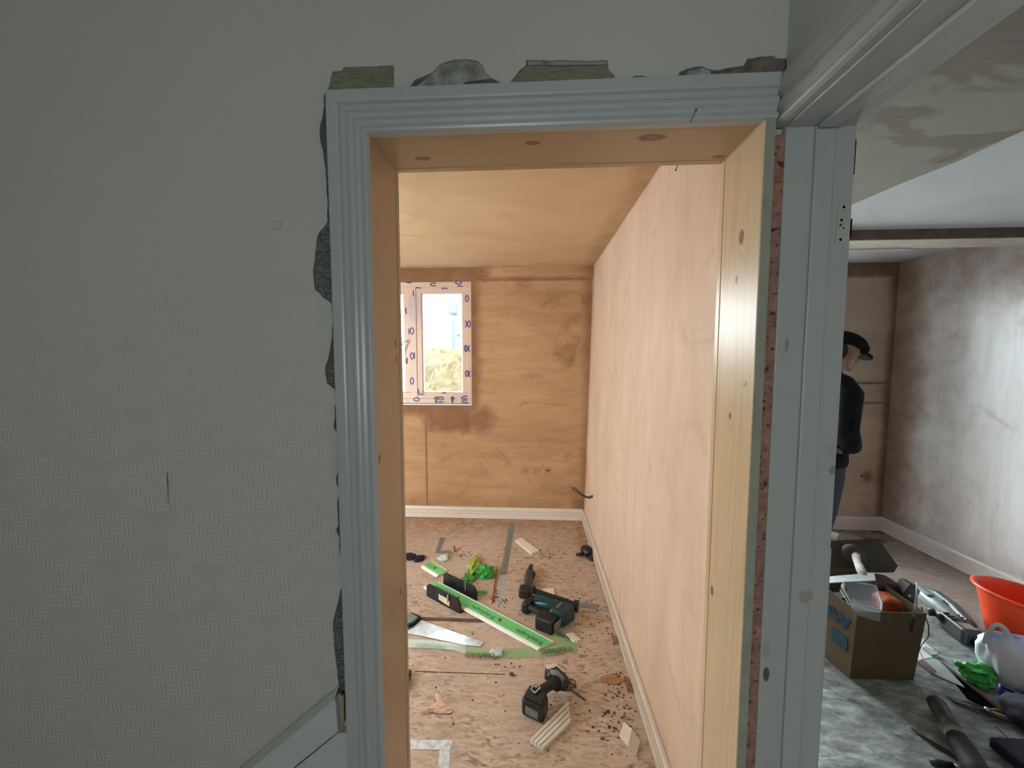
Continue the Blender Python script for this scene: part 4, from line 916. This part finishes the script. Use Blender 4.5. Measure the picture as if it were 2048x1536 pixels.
# ---------------------------------------------------------------- side room contents
# cardboard box of tools
b0, b1 = gp(1699, 1358), gp(1829, 1362)
t = thing('cardboard_box', 'open brown cardboard box with blue print, full of tools', 'box', (b0.x, b0.y, 0))
wd = b1.x - b0.x; dp, hb, fl_, sk = .36, .355, .012, -.045
lo = [Vector((0, 0, 0)), Vector((wd, .01, 0)), Vector((wd + .03, dp, 0)), Vector((sk, dp * .95, 0))]
hi = [Vector((.005, -fl_, hb)), Vector((wd + fl_ * 2.2, 0, hb - .005)), Vector((wd + .04, dp, hb)), Vector((sk - .01, dp * .95, hb + .035))]
cen = sum(lo, Vector()) / 4
for i in range(4):
    j = (i + 1) % 4; a, b_, c_, d_ = lo[i], lo[j], hi[j], hi[i]
    ins = lambda p: p + ((cen - p) * Vector((1, 1, 0))).normalized() * .006
    m = MB(); o4 = [a, b_, c_, d_]; i4 = [ins(p) for p in o4]
    vo = [m.b.verts.new(p) for p in o4]; vi = [m.b.verts.new(p) for p in i4]
    m.b.faces.new(vo); m.b.faces.new(vi[::-1])
    for k in range(4): m.b.faces.new((vo[k], vi[k], vi[(k + 1) % 4], vo[(k + 1) % 4]))
    w_ = m.build('side_panel', M['card'], t)
    if i == 3: lp_ = w_
m = MB(); m.prism([(p.x, p.y) for p in [q.lerp(cen, .03) for q in lo]], .001, .006); m.build('base_panel', M['card'], t)
# print on the left panel: panel runs from lo[3]/hi[3] (far) to lo[0]/hi[0] (near)
ex = (lo[0] - lo[3]).normalized(); ez = Vector((0, 0, 1)); nn = ex.cross(ez); nn = nn if nn.x < 0 else -nn
base = Matrix(((ex.x, ez.x, nn.x, 0), (ex.y, ez.y, nn.y, 0), (ex.z, ez.z, nn.z, 0), (0, 0, 0, 1)))
def onp(u, z): return Matrix.Translation(lo[3] + ex * u + Vector((0, 0, z)) + nn * .0022) @ base
txt('lettering', 'OW', .100, M['blue_ink'], lp_, onp(.160, .235) @ Matrix.Diagonal((.92, .85, 1, 1)), .0006, bold=.005)
m = MB(); m.box((.245, .125, -.0005), (.325, .195, .0006), Matrix.Translation(lo[3] + nn * .002) @ base); m.build('printed_square', M['blue_ink2'], lp_)
BX, BY = b0.x, b0.y
def bp(px, py, Y): return ay(px, py, Y)
def at(name, label, cat, p): return thing(name, label, cat, p)
# mortar hawk
p = Vector((1.60, 2.16, .455)); t = at('plastering_hawk', 'dark square plastering hawk upside down on the box', 'hawk', p)
def loc(px, py, Y): return ay(px, py, Y) - p
tl, tr_, r1, r2, bl = loc(1640, 1082, 2.27), loc(1757, 1077, 2.27), loc(1797, 1132, 2.17), loc(1788, 1145, 2.155), loc(1640, 1146, 2.155)
m = MB(); n_ = Vector((0, .85, -.5)).normalized() * .006
top_ = [tl, tr_, r1, r2, bl]; vo = [m.b.verts.new(q) for q in top_]; vi = [m.b.verts.new(q + n_) for q in top_]
m.b.faces.new(vo); m.b.faces.new(vi[::-1])
for k in range(5): m.b.faces.new((vo[k], vi[k], vi[(k + 1) % 5], vo[(k + 1) % 5]))
m.build('plate', M['hawk'], t, bevel=.002)
q = loc(1708, 1112, 2.205); m = MB(); m.lathe([(.0, .030), (.045, .024), (.062, .010), (.066, -.004)], 24, Matrix.Translation(q) @ Matrix.Rotation(R(55), 4, 'X')); m.build('boss', M['hawk'], t, smooth=True)
m = MB(); m.tube([q + Vector((0, -.01, .01)), loc(1714, 1122, 2.12) , loc(1722, 1140, 1.98), loc(1731, 1158, 1.90)], [.022, .018, .020, .022], 14); m.build('grip', M['hawk_grip'], t, smooth=True)
# pale tray / profile lying over the box
def quadbar(name, label, cat, c4, th, mat, bevel=.002):
    o = sum(c4, Vector()) / 4; m = MB(); up = Vector((0, 0, th))
    vo = [m.b.verts.new(v - o) for v in c4]; vi = [m.b.verts.new(v - o - up) for v in c4]
    m.b.faces.new(vo); m.b.faces.new(vi[::-1])
    for k in range(4): m.b.faces.new((vo[k], vi[k], vi[(k + 1) % 4], vo[(k + 1) % 4]))
    ob = m.build(name, mat, bevel=bevel); ob.location = o; return tag(ob, label, cat)
quadbar('plastic_trunking', 'pale grey plastic trunking lying across the box top', 'trunking', [ay(1650, 1153, 1.92), ay(1749, 1145, 1.92), ay(1752, 1161, 1.84), ay(1650, 1166, 1.84)], .006, M['pale'])
# clear tub wedged in the box
p = Vector((1.585, 1.86, .37)); t = at('clear_tub', 'tilted clear plastic food tub in the front of the box', 'tub', p)
rim = [ay(1684, 1174, 1.80), ay(1701, 1203, 1.775), ay(1762, 1221, 1.79), ay(1764, 1208, 1.83), ay(1752, 1172, 1.93), ay(1688, 1160, 1.92)]
rim = [v - p for v in rim]; c_ = sum(rim, Vector()) / 6
bot = [c_ + (v - c_) * .78 + Vector((.02, .0, -.075)) for v in rim]
m = MB(); vr = m.sweep([rim, bot], True); m.b.faces.new(vr[1]); m.build('tub_wall', M['clear'], t)
m = MB(); m.tube(rim + [rim[0]], .004, 8); m.build('rim', M['clear_rim'], t, smooth=True)
m = MB(); m.tube([rim[0].lerp(rim[1], .3) + Vector((0, 0, 0)), rim[0].lerp(rim[1], .3) + Vector((-.006, 0, .055))], .003, 6); m.tube([v + Vector((0, .01, -.018)) for v in (rim[0], rim[1], rim[2])], .003, 6); m.build('lid_edge', M['clear_rim'], t, smooth=True)
# orange tool head, dark box flaps, black tool, darker things
p = ay(1777, 1205, 1.93); t = at('orange_case', 'dusty orange plastic case poking out of the box', 'case', p)
m = MB(); m.prism([(-.045, -.08), (.055, -.08), (.06, -.02), (.035, .030), (-.01, .035), (-.045, .02)], -.03, .05, 'y'); m.build('shell', M['orange'], t, bevel=.014, seg=3)
m = MB(); m.tube([(-.02, -.035, .02), (.02, -.036, -.01), (.045, -.034, -.03)], .005, 8); m.build('seam', M['rusty'], t, smooth=True)
p = ay(1768, 1172, 2.08); t = at('dark_pouch', 'dark brown pouch behind the orange case in the box', 'pouch', p)
m = MB(); m.prism([(-.10, -.10), (.07, -.10), (.085, -.01), (.05, .035), (-.02, .045), (-.10, .03)], -.06, .06, 'y'); m.build('body', M['rusty2'] if 0 else plain('dark_brown_leather', (.05, .03, .022), .7), t, bevel=.014, seg=3)
m = MB(); m.tube([(.03, -.062, .02), (.09, -.062, -.02)], .004, 6); m.build('pouch_edge', M['pale'], t)
p = ay(1812, 1180, 2.02); t = at('square_tool', 'black square ended tool standing up from the right side of the box', 'tool', p)
m = MB(); m.prism([(-.045, -.01), (-.005, .050), (.022, .045), (.045, .008), (.012, -.045), (-.018, -.035)], -.03, .03, 'y'); m.build('head', M['black'], t, bevel=.005)
m = MB(); m.tube([(0, 0, -.03), (.02, -.02, -.12), (.03, -.02, -.25)], [.032, .036, .03], 12); m.build('shank', M['black'], t, smooth=True)
m = MB(); m.ball((-.012, -.031, -.012), (.008, .004, .008), 2); m.build('bolt', M['steel'], t, smooth=True)
p = ay(1830, 1232, 1.77); t = at('hooked_blade', 'slim grey blade with a black looped grip hooked over the box edge', 'blade', p)
q = lambda x, y, Y=1.77: ay(x, y, Y) - p
m = MB(); m.tube([q(1834, 1163), q(1833, 1190), q(1831, 1215), q(1827, 1233)], [.0015, .004, .0055, .006], 8); m.build('blade', M['steel'], t, smooth=True)
m = MB(); m.tube([q(1828, 1228), q(1827, 1238), q(1823, 1248), q(1820, 1258), q(1822, 1264), q(1825, 1258), q(1828, 1240)], .0045, 8); m.build('loop', M['black'], t, smooth=True)
# contents filling the box so that it does not read as empty
p = Vector((BX + .14, BY + .20, .012)); t = at('tool_bag', 'black fabric tool roll filling the cardboard box', 'bag', p)
m = MB(); crumple(m, (0, 0, .15), (.125, .13, .15), .08, 1.3, 4, 41); m.build('body', M['rubber'], t, smooth=True)
m = MB(); m.tube([(-.09, -.02, .26), (-.03, -.04, .31), (.05, -.04, .305), (.10, .0, .25)], .010, 8); m.build('carry_loop', M['black'], t, smooth=True)

# trailing wire from the box
p = gp(1838, 1292); t = at('wire', 'thin black wire trailing from the box over the floor', 'wire', (p.x, p.y, 0))
P = [(1843, 1215, .28), (1850, 1232, .20), (1857, 1250, .12), (1857, 1272, .03), (1845, 1287, .004), (1838, 1302, .004), (1846, 1318, .004), (1858, 1330, .004), (1872, 1344, .004)]
m = MB(); m.tube([gp(x, y, z) - Vector((p.x, p.y, 0)) for x, y, z in P], .0032, 8); m.build('strand', M['black'], t, smooth=True)

# grey power tool beyond the box
A = gp(1842, 1192, .05); B = gp(1958, 1283, .05); d = B - A
p = Vector((A.x, A.y, 0)); t = thing('angle_grinder', 'grey and black cordless power tool between box and orange tub', 'power tool', p, math.atan2(d.y, d.x))
Ld = d.length
m = MB(); m.tube([(0, 0, .07), (.04, 0, .07), (.16, 0, .065), (.24, 0, .058), (.30, 0, .055)], [.030, .045, .043, .038, .036], 20); m.build('motor_housing', M['greytool'], t, smooth=True)
m = MB(); m.box((-.01, -.03, .09), (.10, .008, .118)); m.box((.02, .012, .095), (.14, .03, .115)); m.build('cooling_rib', M['greytool'], t, bevel=.008)
m = MB(); m.tube([(-.04, .06, .075), (.03, .065, .080), (.16, .06, .078), (.27, .045, .068), (.34, .02, .06)], [.020, .032, .036, .030, .028], 18); m.build('grip', M['teal2'] if 0 else plain('dark_blue_grey_plastic', (.05, .075, .085), .35), t, smooth=True)
m = MB(); m.tube([(-.06, .10, .06), (-.02, .105, .065), (.06, .10, .066)], [.012, .018, .018], 12); m.build('side_grip', M['rubber'], t, smooth=True)
m = MB(); m.tube([(.18, -.03, .055), (.25, -.035, .055)], [.026, .030], 16); m.tube([(.18, -.035, .055), (.175, -.075, .05)], [.020, .022], 16); m.build('gear_head', M['black'], t, smooth=True)
m = MB(); m.box((Ld - .19, -.052, .0), (Ld - .02, .052, .088)); bt = m.build('battery', M['greydark'], t, bevel=.016, seg=3)
m = MB(); m.box((Ld - .09, -.03, .0885), (Ld - .035, .02, .090)); m.build('rating_label', M['label'], bt)
for k in range(3): MB().box((Ld - .17 + k * .025, -.045, .087), (Ld - .16 + k * .025, .045, .0935)).build('rib', M['black'], bt, bevel=.002)
m = MB(); m.tube([(Ld - .02, .0, .03), (Ld + .02, .0, .025)], [.022, .016], 10); m.build('catch', M['black'], bt, smooth=True)

# orange flexible tub
t = thing('builders_tub', 'red orange flexible plastic tub at the right edge', 'tub', (2.735, 2.10, 0)); t.scale = (1, 1, .88)
m = MB(); rows = []
prf = [(.0, .003), (.135, .003), (.150, .012), (.166, .10), (.182, .20), (.196, .275), (.200, .286), (.214, .288), (.216, .296), (.208, .300), (.198, .298), (.188, .27), (.172, .18), (.156, .09), (.142, .016), (.0, .010)]
sg = 56
for r_, z in prf:
    rows.append([Vector((r_ * math.cos(2 * math.pi * k / sg) * (1 + .06 * z * 3), r_ * math.sin(2 * math.pi * k / sg) * .98, z * (1 - .10 * math.cos(2 * math.pi * k / sg)) )) for k in range(sg)])
m.sweep(rows, True); m.build('bucket', M['orange_tub'], t, smooth=True)
for s in ():
    m = MB(); m.tube([(-.06, s * .20, .285), (-.05, s * .235, .325), (0, s * .25, .335), (.05, s * .235, .325), (.06, s * .20, .285)], .011, 10); m.build('carry_handle', M['orange_tub'], t, smooth=True)

# carrier bag
c = Vector((2.33, 1.84, 0)); t = thing('carrier_bag', 'white plastic carrier bag with loop handles, in front of the orange tub', 'bag', c); t.scale = (.93, .93, .87)
m = MB(); rows = []; sg = 72
for i, (z, rx, ry) in enumerate(((.002, .05, .05), (.012, .095, .08), (.06, .12, .095), (.12, .135, .10), (.18, .14, .095), (.22, .14, .07), (.25, .135, .045))):
    rows.append([Vector((rx * math.cos(a_) * (1 + .10 * noise.noise(Vector((math.cos(a_) * 2, math.sin(a_) * 2, z * 9))) + .035 * math.sin(a_ * 7 + z * 12) + .02 * math.sin(a_ * 13 - z * 20)) + .0, ry * math.sin(a_) * (1 + .05 * math.sin(a_ * 9 + z * 14) + .25 * noise.noise(Vector((math.cos(a_) * 3, math.sin(a_) * 3, z * 14 + 4)))), z + .01 * math.cos(a_ * 3) * (z > .2))) for a_ in [2 * math.pi * k / sg for k in range(sg)]])
vr = m.sweep(rows, True); m.b.faces.new(vr[0]); m.build('bag_body', M['bagwhite'], t, smooth=True)
for x, lean in ((-.085, -.02), (.085, .03)):
    m = MB(); rows = []
    for k in range(13):
        u = k / 12; a_ = math.pi * u; cx = x + math.cos(a_) * .040 + lean * math.sin(a_); z = .215 + math.sin(a_) * .125; w_ = .030 - .018 * math.sin(a_)
        nx = Vector((math.cos(a_), 0, math.sin(a_)))
        rows.append([Vector((cx, -.025 * math.cos(a_ * .5), z)) + nx * w_, Vector((cx, -.012 - .02 * math.cos(a_ * .5), z)), Vector((cx, -.025 * math.cos(a_ * .5), z)) - nx * w_])
    m.sweep(rows); m.build('bag_handle', M['bagwhite'], t, smooth=True)
c = gp(1975, 1368); t = thing('green_bottle', 'crushed green plastic bottle lying against the carrier bag', 'bottle', (c.x - .035, c.y + .01, 0))
m = MB(); crumple(m, (0, 0, .04), (.065, .05, .042), .5, 1.2, 3, 15); m.build('body', M['green_bag'], t)
m = MB(); m.tube([(-.05, .02, .06), (-.075, .03, .07)], [.014, .012], 12); m.build('neck', M['green_bag'], t, smooth=True)
c = gp(1962, 1372); m = MB(); crumple(m, (0, 0, .012), (.022, .018, .014), .3, 1.6, 3, 51); o = m.build('plaster_lump', M['cream']); o.location = (c.x, c.y, 0); tag(o, 'pale beige plaster lump in front of the green bottle', 'lump')

# loose boards, offcuts and the gap between floorboards
def flat(name, pts, th, mat, label, cat, z=0.0, group=None, bevel=.001):
    q = [gp(x, y, z + th) for x, y in pts]; c = sum(q, Vector()) / len(q)
    o = MB().prism([(v.x - c.x, v.y - c.y) for v in q], 0, th).build(name, mat, bevel=bevel); o.location = (c.x, c.y, z); return tag(o, label, cat, group)
flat('floor_gap', [(1880, 1330), (1889, 1330), (2000, 1422), (1995, 1432), (1960, 1412), (1935, 1398)], .0016, M['hole'], 'long black gap between the floorboards right of the box', 'gap')
strip('raised_board_edge', (1884, 1328), (2006, 1424), .010, .012, M['wood_dark'], 'raised dark board edge along the right side of the floor gap', 'board')
M['board_grey'] = plain('grey_dusty_board', (.30, .33, .33), .7, var=.2, scale=14)
M['board_pale'] = plain('pale_board', (.62, .63, .60), .5, var=.1, scale=14)
flat('wood_offcut', [(1834, 1266), (1880, 1312), (1846, 1318), (1834, 1322)], .006, M['board_pale'], 'pale board end sticking out right of the cardboard box', 'offcut')
flat('wood_offcut', [(1845, 1294), (1852, 1292), (1877, 1305), (1874, 1309), (1864, 1309)], .012, M['board_grey'], 'small grey wood block lying on the pale board end', 'offcut', .006)
flat('wood_offcut', [(1850, 1319), (1873, 1315), (1905, 1347), (1930, 1375), (1900, 1362), (1866, 1347)], .005, M['board_grey'], 'grey brown flat offcut under the end of the wire', 'offcut')
flat('wood_offcut', [(1834, 1322), (1846, 1319), (1872, 1345), (1864, 1348)], .006, M['rusty'], 'narrow brown offcut touching the front of the pale board end', 'offcut')
strip('floorboard_joint', (1990, 1452), (2040, 1500), .003, .0012, M['hole'], 'fine dark joint line in the boards at the right edge', 'joint')

# long black tool in the foreground, strap and blade beside it
A = gp(1872, 1404, .045); B = gp(1990, 1600, .045); d = (B - A); p = Vector((A.x, A.y, 0)); t = thing('multi_tool', 'long black power tool with pale band, pointing away, bottom right', 'power tool', p, math.atan2(d.y, d.x))
m = MB(); m.tube([(-.012, 0, .040), (0, 0, .042), (.03, 0, .042), (.10, 0, .042), (.155, 0, .042)], [.018, .031, .033, .032, .033], 22); m.build('motor_housing', M['greydark'], t, smooth=True)
m = MB(); m.tube([(.155, 0, .042), (.18, 0, .042)], [.0345, .0345], 22); m.build('pale_band', M['label'], t, smooth=True)
m = MB(); m.tube([(.18, 0, .042), (.22, 0, .042), (.32, 0, .044), (.36, 0, .044)], [.033, .038, .039, .036], 22); m.build('grip', M['rubber'], t, smooth=True)
m = MB(); m.tube([(-.012, 0, .040), (-.045, -.0, .048)], [.004, .003], 8); m.build('tip', M['clear_rim'], t, smooth=True)
m = MB(); m.tube([(-.006, .024, .045), (.05, .030, .045), (.15, .030, .045), (.30, .034, .045)], .005, 8); m.build('side_rail', M['black'], t, smooth=True)
m = MB(); m.box((.13, -.036, .030), (.165, -.024, .045)); m.build('switch', M['label'], t, bevel=.003)
p = gp(1870, 1490); t = at('cable_strap', 'flat black strap curling towards the long black tool', 'strap', (p.x, p.y, 0))
rows = []
for (x, y, w_) in ((1822, 1457, .002), (1834, 1468, .006), (1850, 1478, .012), (1868, 1490, .016), (1886, 1500, .016), (1904, 1511, .014), (1922, 1524, .010)):
    v = gp(x, y) - Vector((p.x, p.y, 0)); rows.append([v + Vector((-w_ * .6, -w_, .002)), v + Vector((0, 0, .006)), v + Vector((w_ * .6, w_, .002))])
m = MB(); m.sweep(rows); o = m.build('webbing', M['rubber'], t)
p = gp(1880, 1528); t = at('chisel', 'black handled chisel lying flat at the bottom edge', 'chisel', (p.x, p.y, 0))
m = MB(); m.tube([gp(1862, 1524, .012) - Vector((p.x, p.y, 0)), gp(1880, 1527, .012) - Vector((p.x, p.y, 0)), gp(1906, 1531, .012) - Vector((p.x, p.y, 0))], [.010, .013, .010], 12); m.build('grip', M['black'], t, smooth=True)
m = MB(); m.tube([gp(1906, 1531, .010) - Vector((p.x, p.y, 0)), gp(1950, 1539, .006) - Vector((p.x, p.y, 0))], [.006, .004], 8); m.build('blade', M['steel'], t, smooth=True)
# clutter right edge: nippers, brown offcut, dark bag
p = gp(1980, 1428); t = at('pliers', 'rusty brown and steel pliers lying at the end of the floor gap', 'pliers', (p.x, p.y, 0))
m = MB()
for s in (-1, 1): m.tube([(-.10, .05 + s * .004, .010), (-.05, .025 + s * .012, .012), (-.01, .004 + s * .004, .012)], [.004, .008, .009], 10)
m.build('jaw', M['darksteel'], t, smooth=True)
m = MB()
for s in (-1, 1): m.tube([(-.01, .0 + s * .004, .012), (.04, -.02 + s * .020, .014), (.10, -.05 + s * .018, .014)], [.009, .011, .010], 10)
m.build('grip', M['rusty'], t, smooth=True)
m = MB(); m.tube([(-.01, .002, .0), (-.01, .002, .024)], .010, 12); m.build('pivot', M['steel'], t, smooth=True)
c = gp(1925, 1410); m = MB(); crumple(m, (0, 0, .008), (.05, .014, .009), .25, 1.6, 3, 61); o = m.build('steel_scraper', M['pale']); o.location = (c.x, c.y, 0); o.rotation_euler.z = R(-50); tag(o, 'pale flat sliver lying beside the floor gap', 'scrap')
c = gp(2042, 1450); t = thing('dark_bag', 'dark navy fabric bag cut off by the right edge', 'bag', (c.x + .03, c.y - .02, 0))
m = MB(); crumple(m, (0, 0, .055), (.085, .10, .058), .12, 1.3, 4, 71); m.build('body', M['navy'], t, smooth=True)
m = MB(); m.tube([(-.02, .10, .06), (.0, .12, .085), (.03, .10, .08)], .010, 8); m.build('tie', M['blue_deep'], t, smooth=True)
c = gp(2030, 1525); t = thing('dark_box', 'dark navy tool case in the bottom right corner', 'case', (c.x + .02, c.y, 0))
MB().box((-.05, -.10, 0), (.09, .06, .045)).build('case_body', M['navy'], t, bevel=.008)
m = MB(); m.tube([(-.01, -.03, .052), (.03, -.02, .054)], .014, 12); m.build('roll', M['rusty'], t, smooth=True)
# white cup edge behind the hawk
c = gp(1666, 1078); o = MB(); o.lathe([(0, .0), (.03, 0), (.036, .05), (.034, .05), (.028, .004), (0, .004)], 20); o = o.build('paper_cup', M['plastic_white'], smooth=True); o.location = (c.x, c.y, 0); tag(o, 'white cup just visible behind the dark hawk by the jamb', 'cup')

# ---------------------------------------------------------------- the person in the side room
t = thing('person', 'person in flat cap and black padded jacket looking down, by the far wall', 'person', (2.035, 2.80, 0))
def limb(m, pts, rad, seg=16, sx=1.0):
    pts = [Vector(p) for p in pts]; m.tube(pts, rad, seg, sx)
    m.ball(pts[0], rad[0], 2); m.ball(pts[-1], rad[-1], 2)
m = MB()
HT = Matrix.Translation((.19, 0, 1.612)) @ Matrix.Rotation(R(22), 4, 'Y')
m.ball((-.005, 0, .015), (.098, .076, .112), 4, HT)            # skull
m.ball((.030, 0, -.055), (.062, .058, .070), 3, HT)            # face / jaw
m.ball((.074, 0, -.098), (.022, .026, .020), 3, HT)            # chin
m.ball((.088, 0, .026), (.016, .052, .012), 3, HT)             # brow
for s in (-1, 1): m.ball((.070, s * .034, -.032), (.020, .022, .022), 3, HT); m.ball((.0, s * .080, -.018), (.019, .011, .032), 3, HT)
m.prism([(.084, .012), (.096, .004), (.120, -.028), (.114, -.040), (.088, -.040)], -.012, .012, 'y', HT)   # nose
m.ball((.110, 0, -.030), (.013, .016, .012), 3, HT)
m.ball((.093, 0, -.064), (.012, .024, .008), 3, HT); m.ball((.090, 0, -.078), (.012, .022, .008), 3, HT)
limb(m, [(.085, 0, 1.40), (.15, 0, 1.55)], [.062, .056])
limb(m, [(.06, 0, .95), (.09, 0, 1.18), (.085, 0, 1.36)], [.13, .145, .12])
for s in (-1, 1):
    limb(m, [(.08, s * .12, 1.40), (.075, s * .185, 1.37), (.035, s * .235, 1.10), (.10, s * .20, .985)], [.06, .058, .045, .032])
    limb(m, [(.055, s * .09, .93), (.04, s * .10, .52), (-.03, s * .10, .10)], [.095, .062, .045])
    limb(m, [(-.03, s * .10, .06), (.10, s * .11, .04)], [.045, .035])
    m.ball((.12, s * .18, .965), (.045, .022, .038), 3)        # palm, in the pocket
    for k, (dz, L_) in enumerate(((.022, .058), (.008, .066), (-.007, .062), (-.021, .050))):
        limb(m, [(.145, s * .175, .965 + dz), (.145 + L_ * .55, s * .160, .958 + dz), (.145 + L_ * .72, s * .140, .945 + dz)], [.009, .008, .007], 8)
    limb(m, [(.11, s * .17, .99), (.14, s * .150, 1.005), (.165, s * .140, 1.0)], [.011, .010, .008], 8)
body = m.build('body', M['skin'], t); rm(body, .0045, 3)
for s in (-1, 1): MB().ball((.088, s * .033, -.012), (.010, .012, .008), 2, HT).build('eye', M['black'], t, smooth=True)
m = MB(); m.ball((-.034, 0, .000), (.080, .073, .092), 4, HT); m.ball((-.06, 0, -.04), (.052, .062, .05), 3, HT); hr = m.build('hair', M['hair'], t); rm(hr, .006, 2)
m = MB(); CT = HT @ Matrix.Rotation(R(6), 4, 'Y')
m.ball((-.012, 0, .078), (.122, .100, .060), 4, CT); m.ball((.035, 0, .070), (.098, .088, .043), 4, CT); m.ball((-.06, 0, .060), (.068, .085, .055), 3, CT)
m.prism([(.06, -.085), (.13, -.078), (.165, -.045), (.176, 0), (.165, .045), (.13, .078), (.06, .085)], .034, .050, 'z', CT @ Matrix.Rotation(R(4), 4, 'Y'))
cp = m.build('flat_cap', M['cap'], t); rm(cp, .006, 5)
m = MB()
limb(m, [(.06, 0, .90), (.105, 0, 1.02), (.105, 0, 1.18), (.085, 0, 1.34), (.075, 0, 1.42)], [.155, .178, .170, .140, .085], 28)
m.ball((.12, 0, 1.00), (.155, .20, .13), 3); m.ball((.07, 0, 1.34), (.10, .20, .10), 3); m.ball((.04, 0, .86), (.165, .21, .13), 3); m.ball((.045, 0, 1.27), (.165, .19, .17), 3); m.ball((.05, 0, 1.36), (.125, .20, .095), 3); m.ball((.05, 0, 1.05), (.17, .20, .20), 3)
m.ball((.195, 0, .985), (.055, .10, .06), 3); m.ball((.12, 0, 1.20), (.125, .17, .13), 3)
for k in range(0): m.lathe([(.158, .92 + .085 * k), (.176 - .008 * k, .955 + .085 * k), (.158, .995 + .085 * k)], 28, Matrix.Translation((.085, 0, 0)), 1, 1.05)
for s in (-1, 1):
    limb(m, [(.07, s * .15, 1.39), (.07, s * .215, 1.33), (.035, s * .255, 1.10), (.06, s * .245, 1.02), (.12, s * .20, .975)], [.075, .078, .066, .066, .055])
m.tube([(.085, -.0, 1.39), (.115, 0, 1.45), (.128, 0, 1.475)], [.088, .080, .074], 24)
jk = m.build('jacket', M['jacket'], t); rm(jk, .009, 5)
m = MB()
for s in (-1, 1):
    limb(m, [(.045, s * .080, .86), (.045, s * .10, .72), (.035, s * .105, .50), (-.01, s * .105, .28), (-.04, s * .105, .09)], [.115, .100, .078, .070, .066], 20)
m.ball((.04, 0, .87), (.11, .14, .08), 3)
jn = m.build('jeans', M['jeans'], t); rm(jn, .009, 4)
for s in (-1, 1):
    m = MB(); m.prism([(-.09, -.045), (-.02, -.05), (.10, -.052), (.155, -.03), (.165, .0), (.155, .03), (.10, .052), (-.02, .05), (-.09, .045), (-.105, 0)], .0, .022, 'z', Matrix.Translation((0, s * .11, 0)))
    m.ball((.05, s * .11, .035), (.10, .046, .040), 3); m.ball((-.05, s * .11, .06), (.052, .046, .065), 3)
    bt = m.build('boot', M['boots'], t); rm(bt, .006, 3)
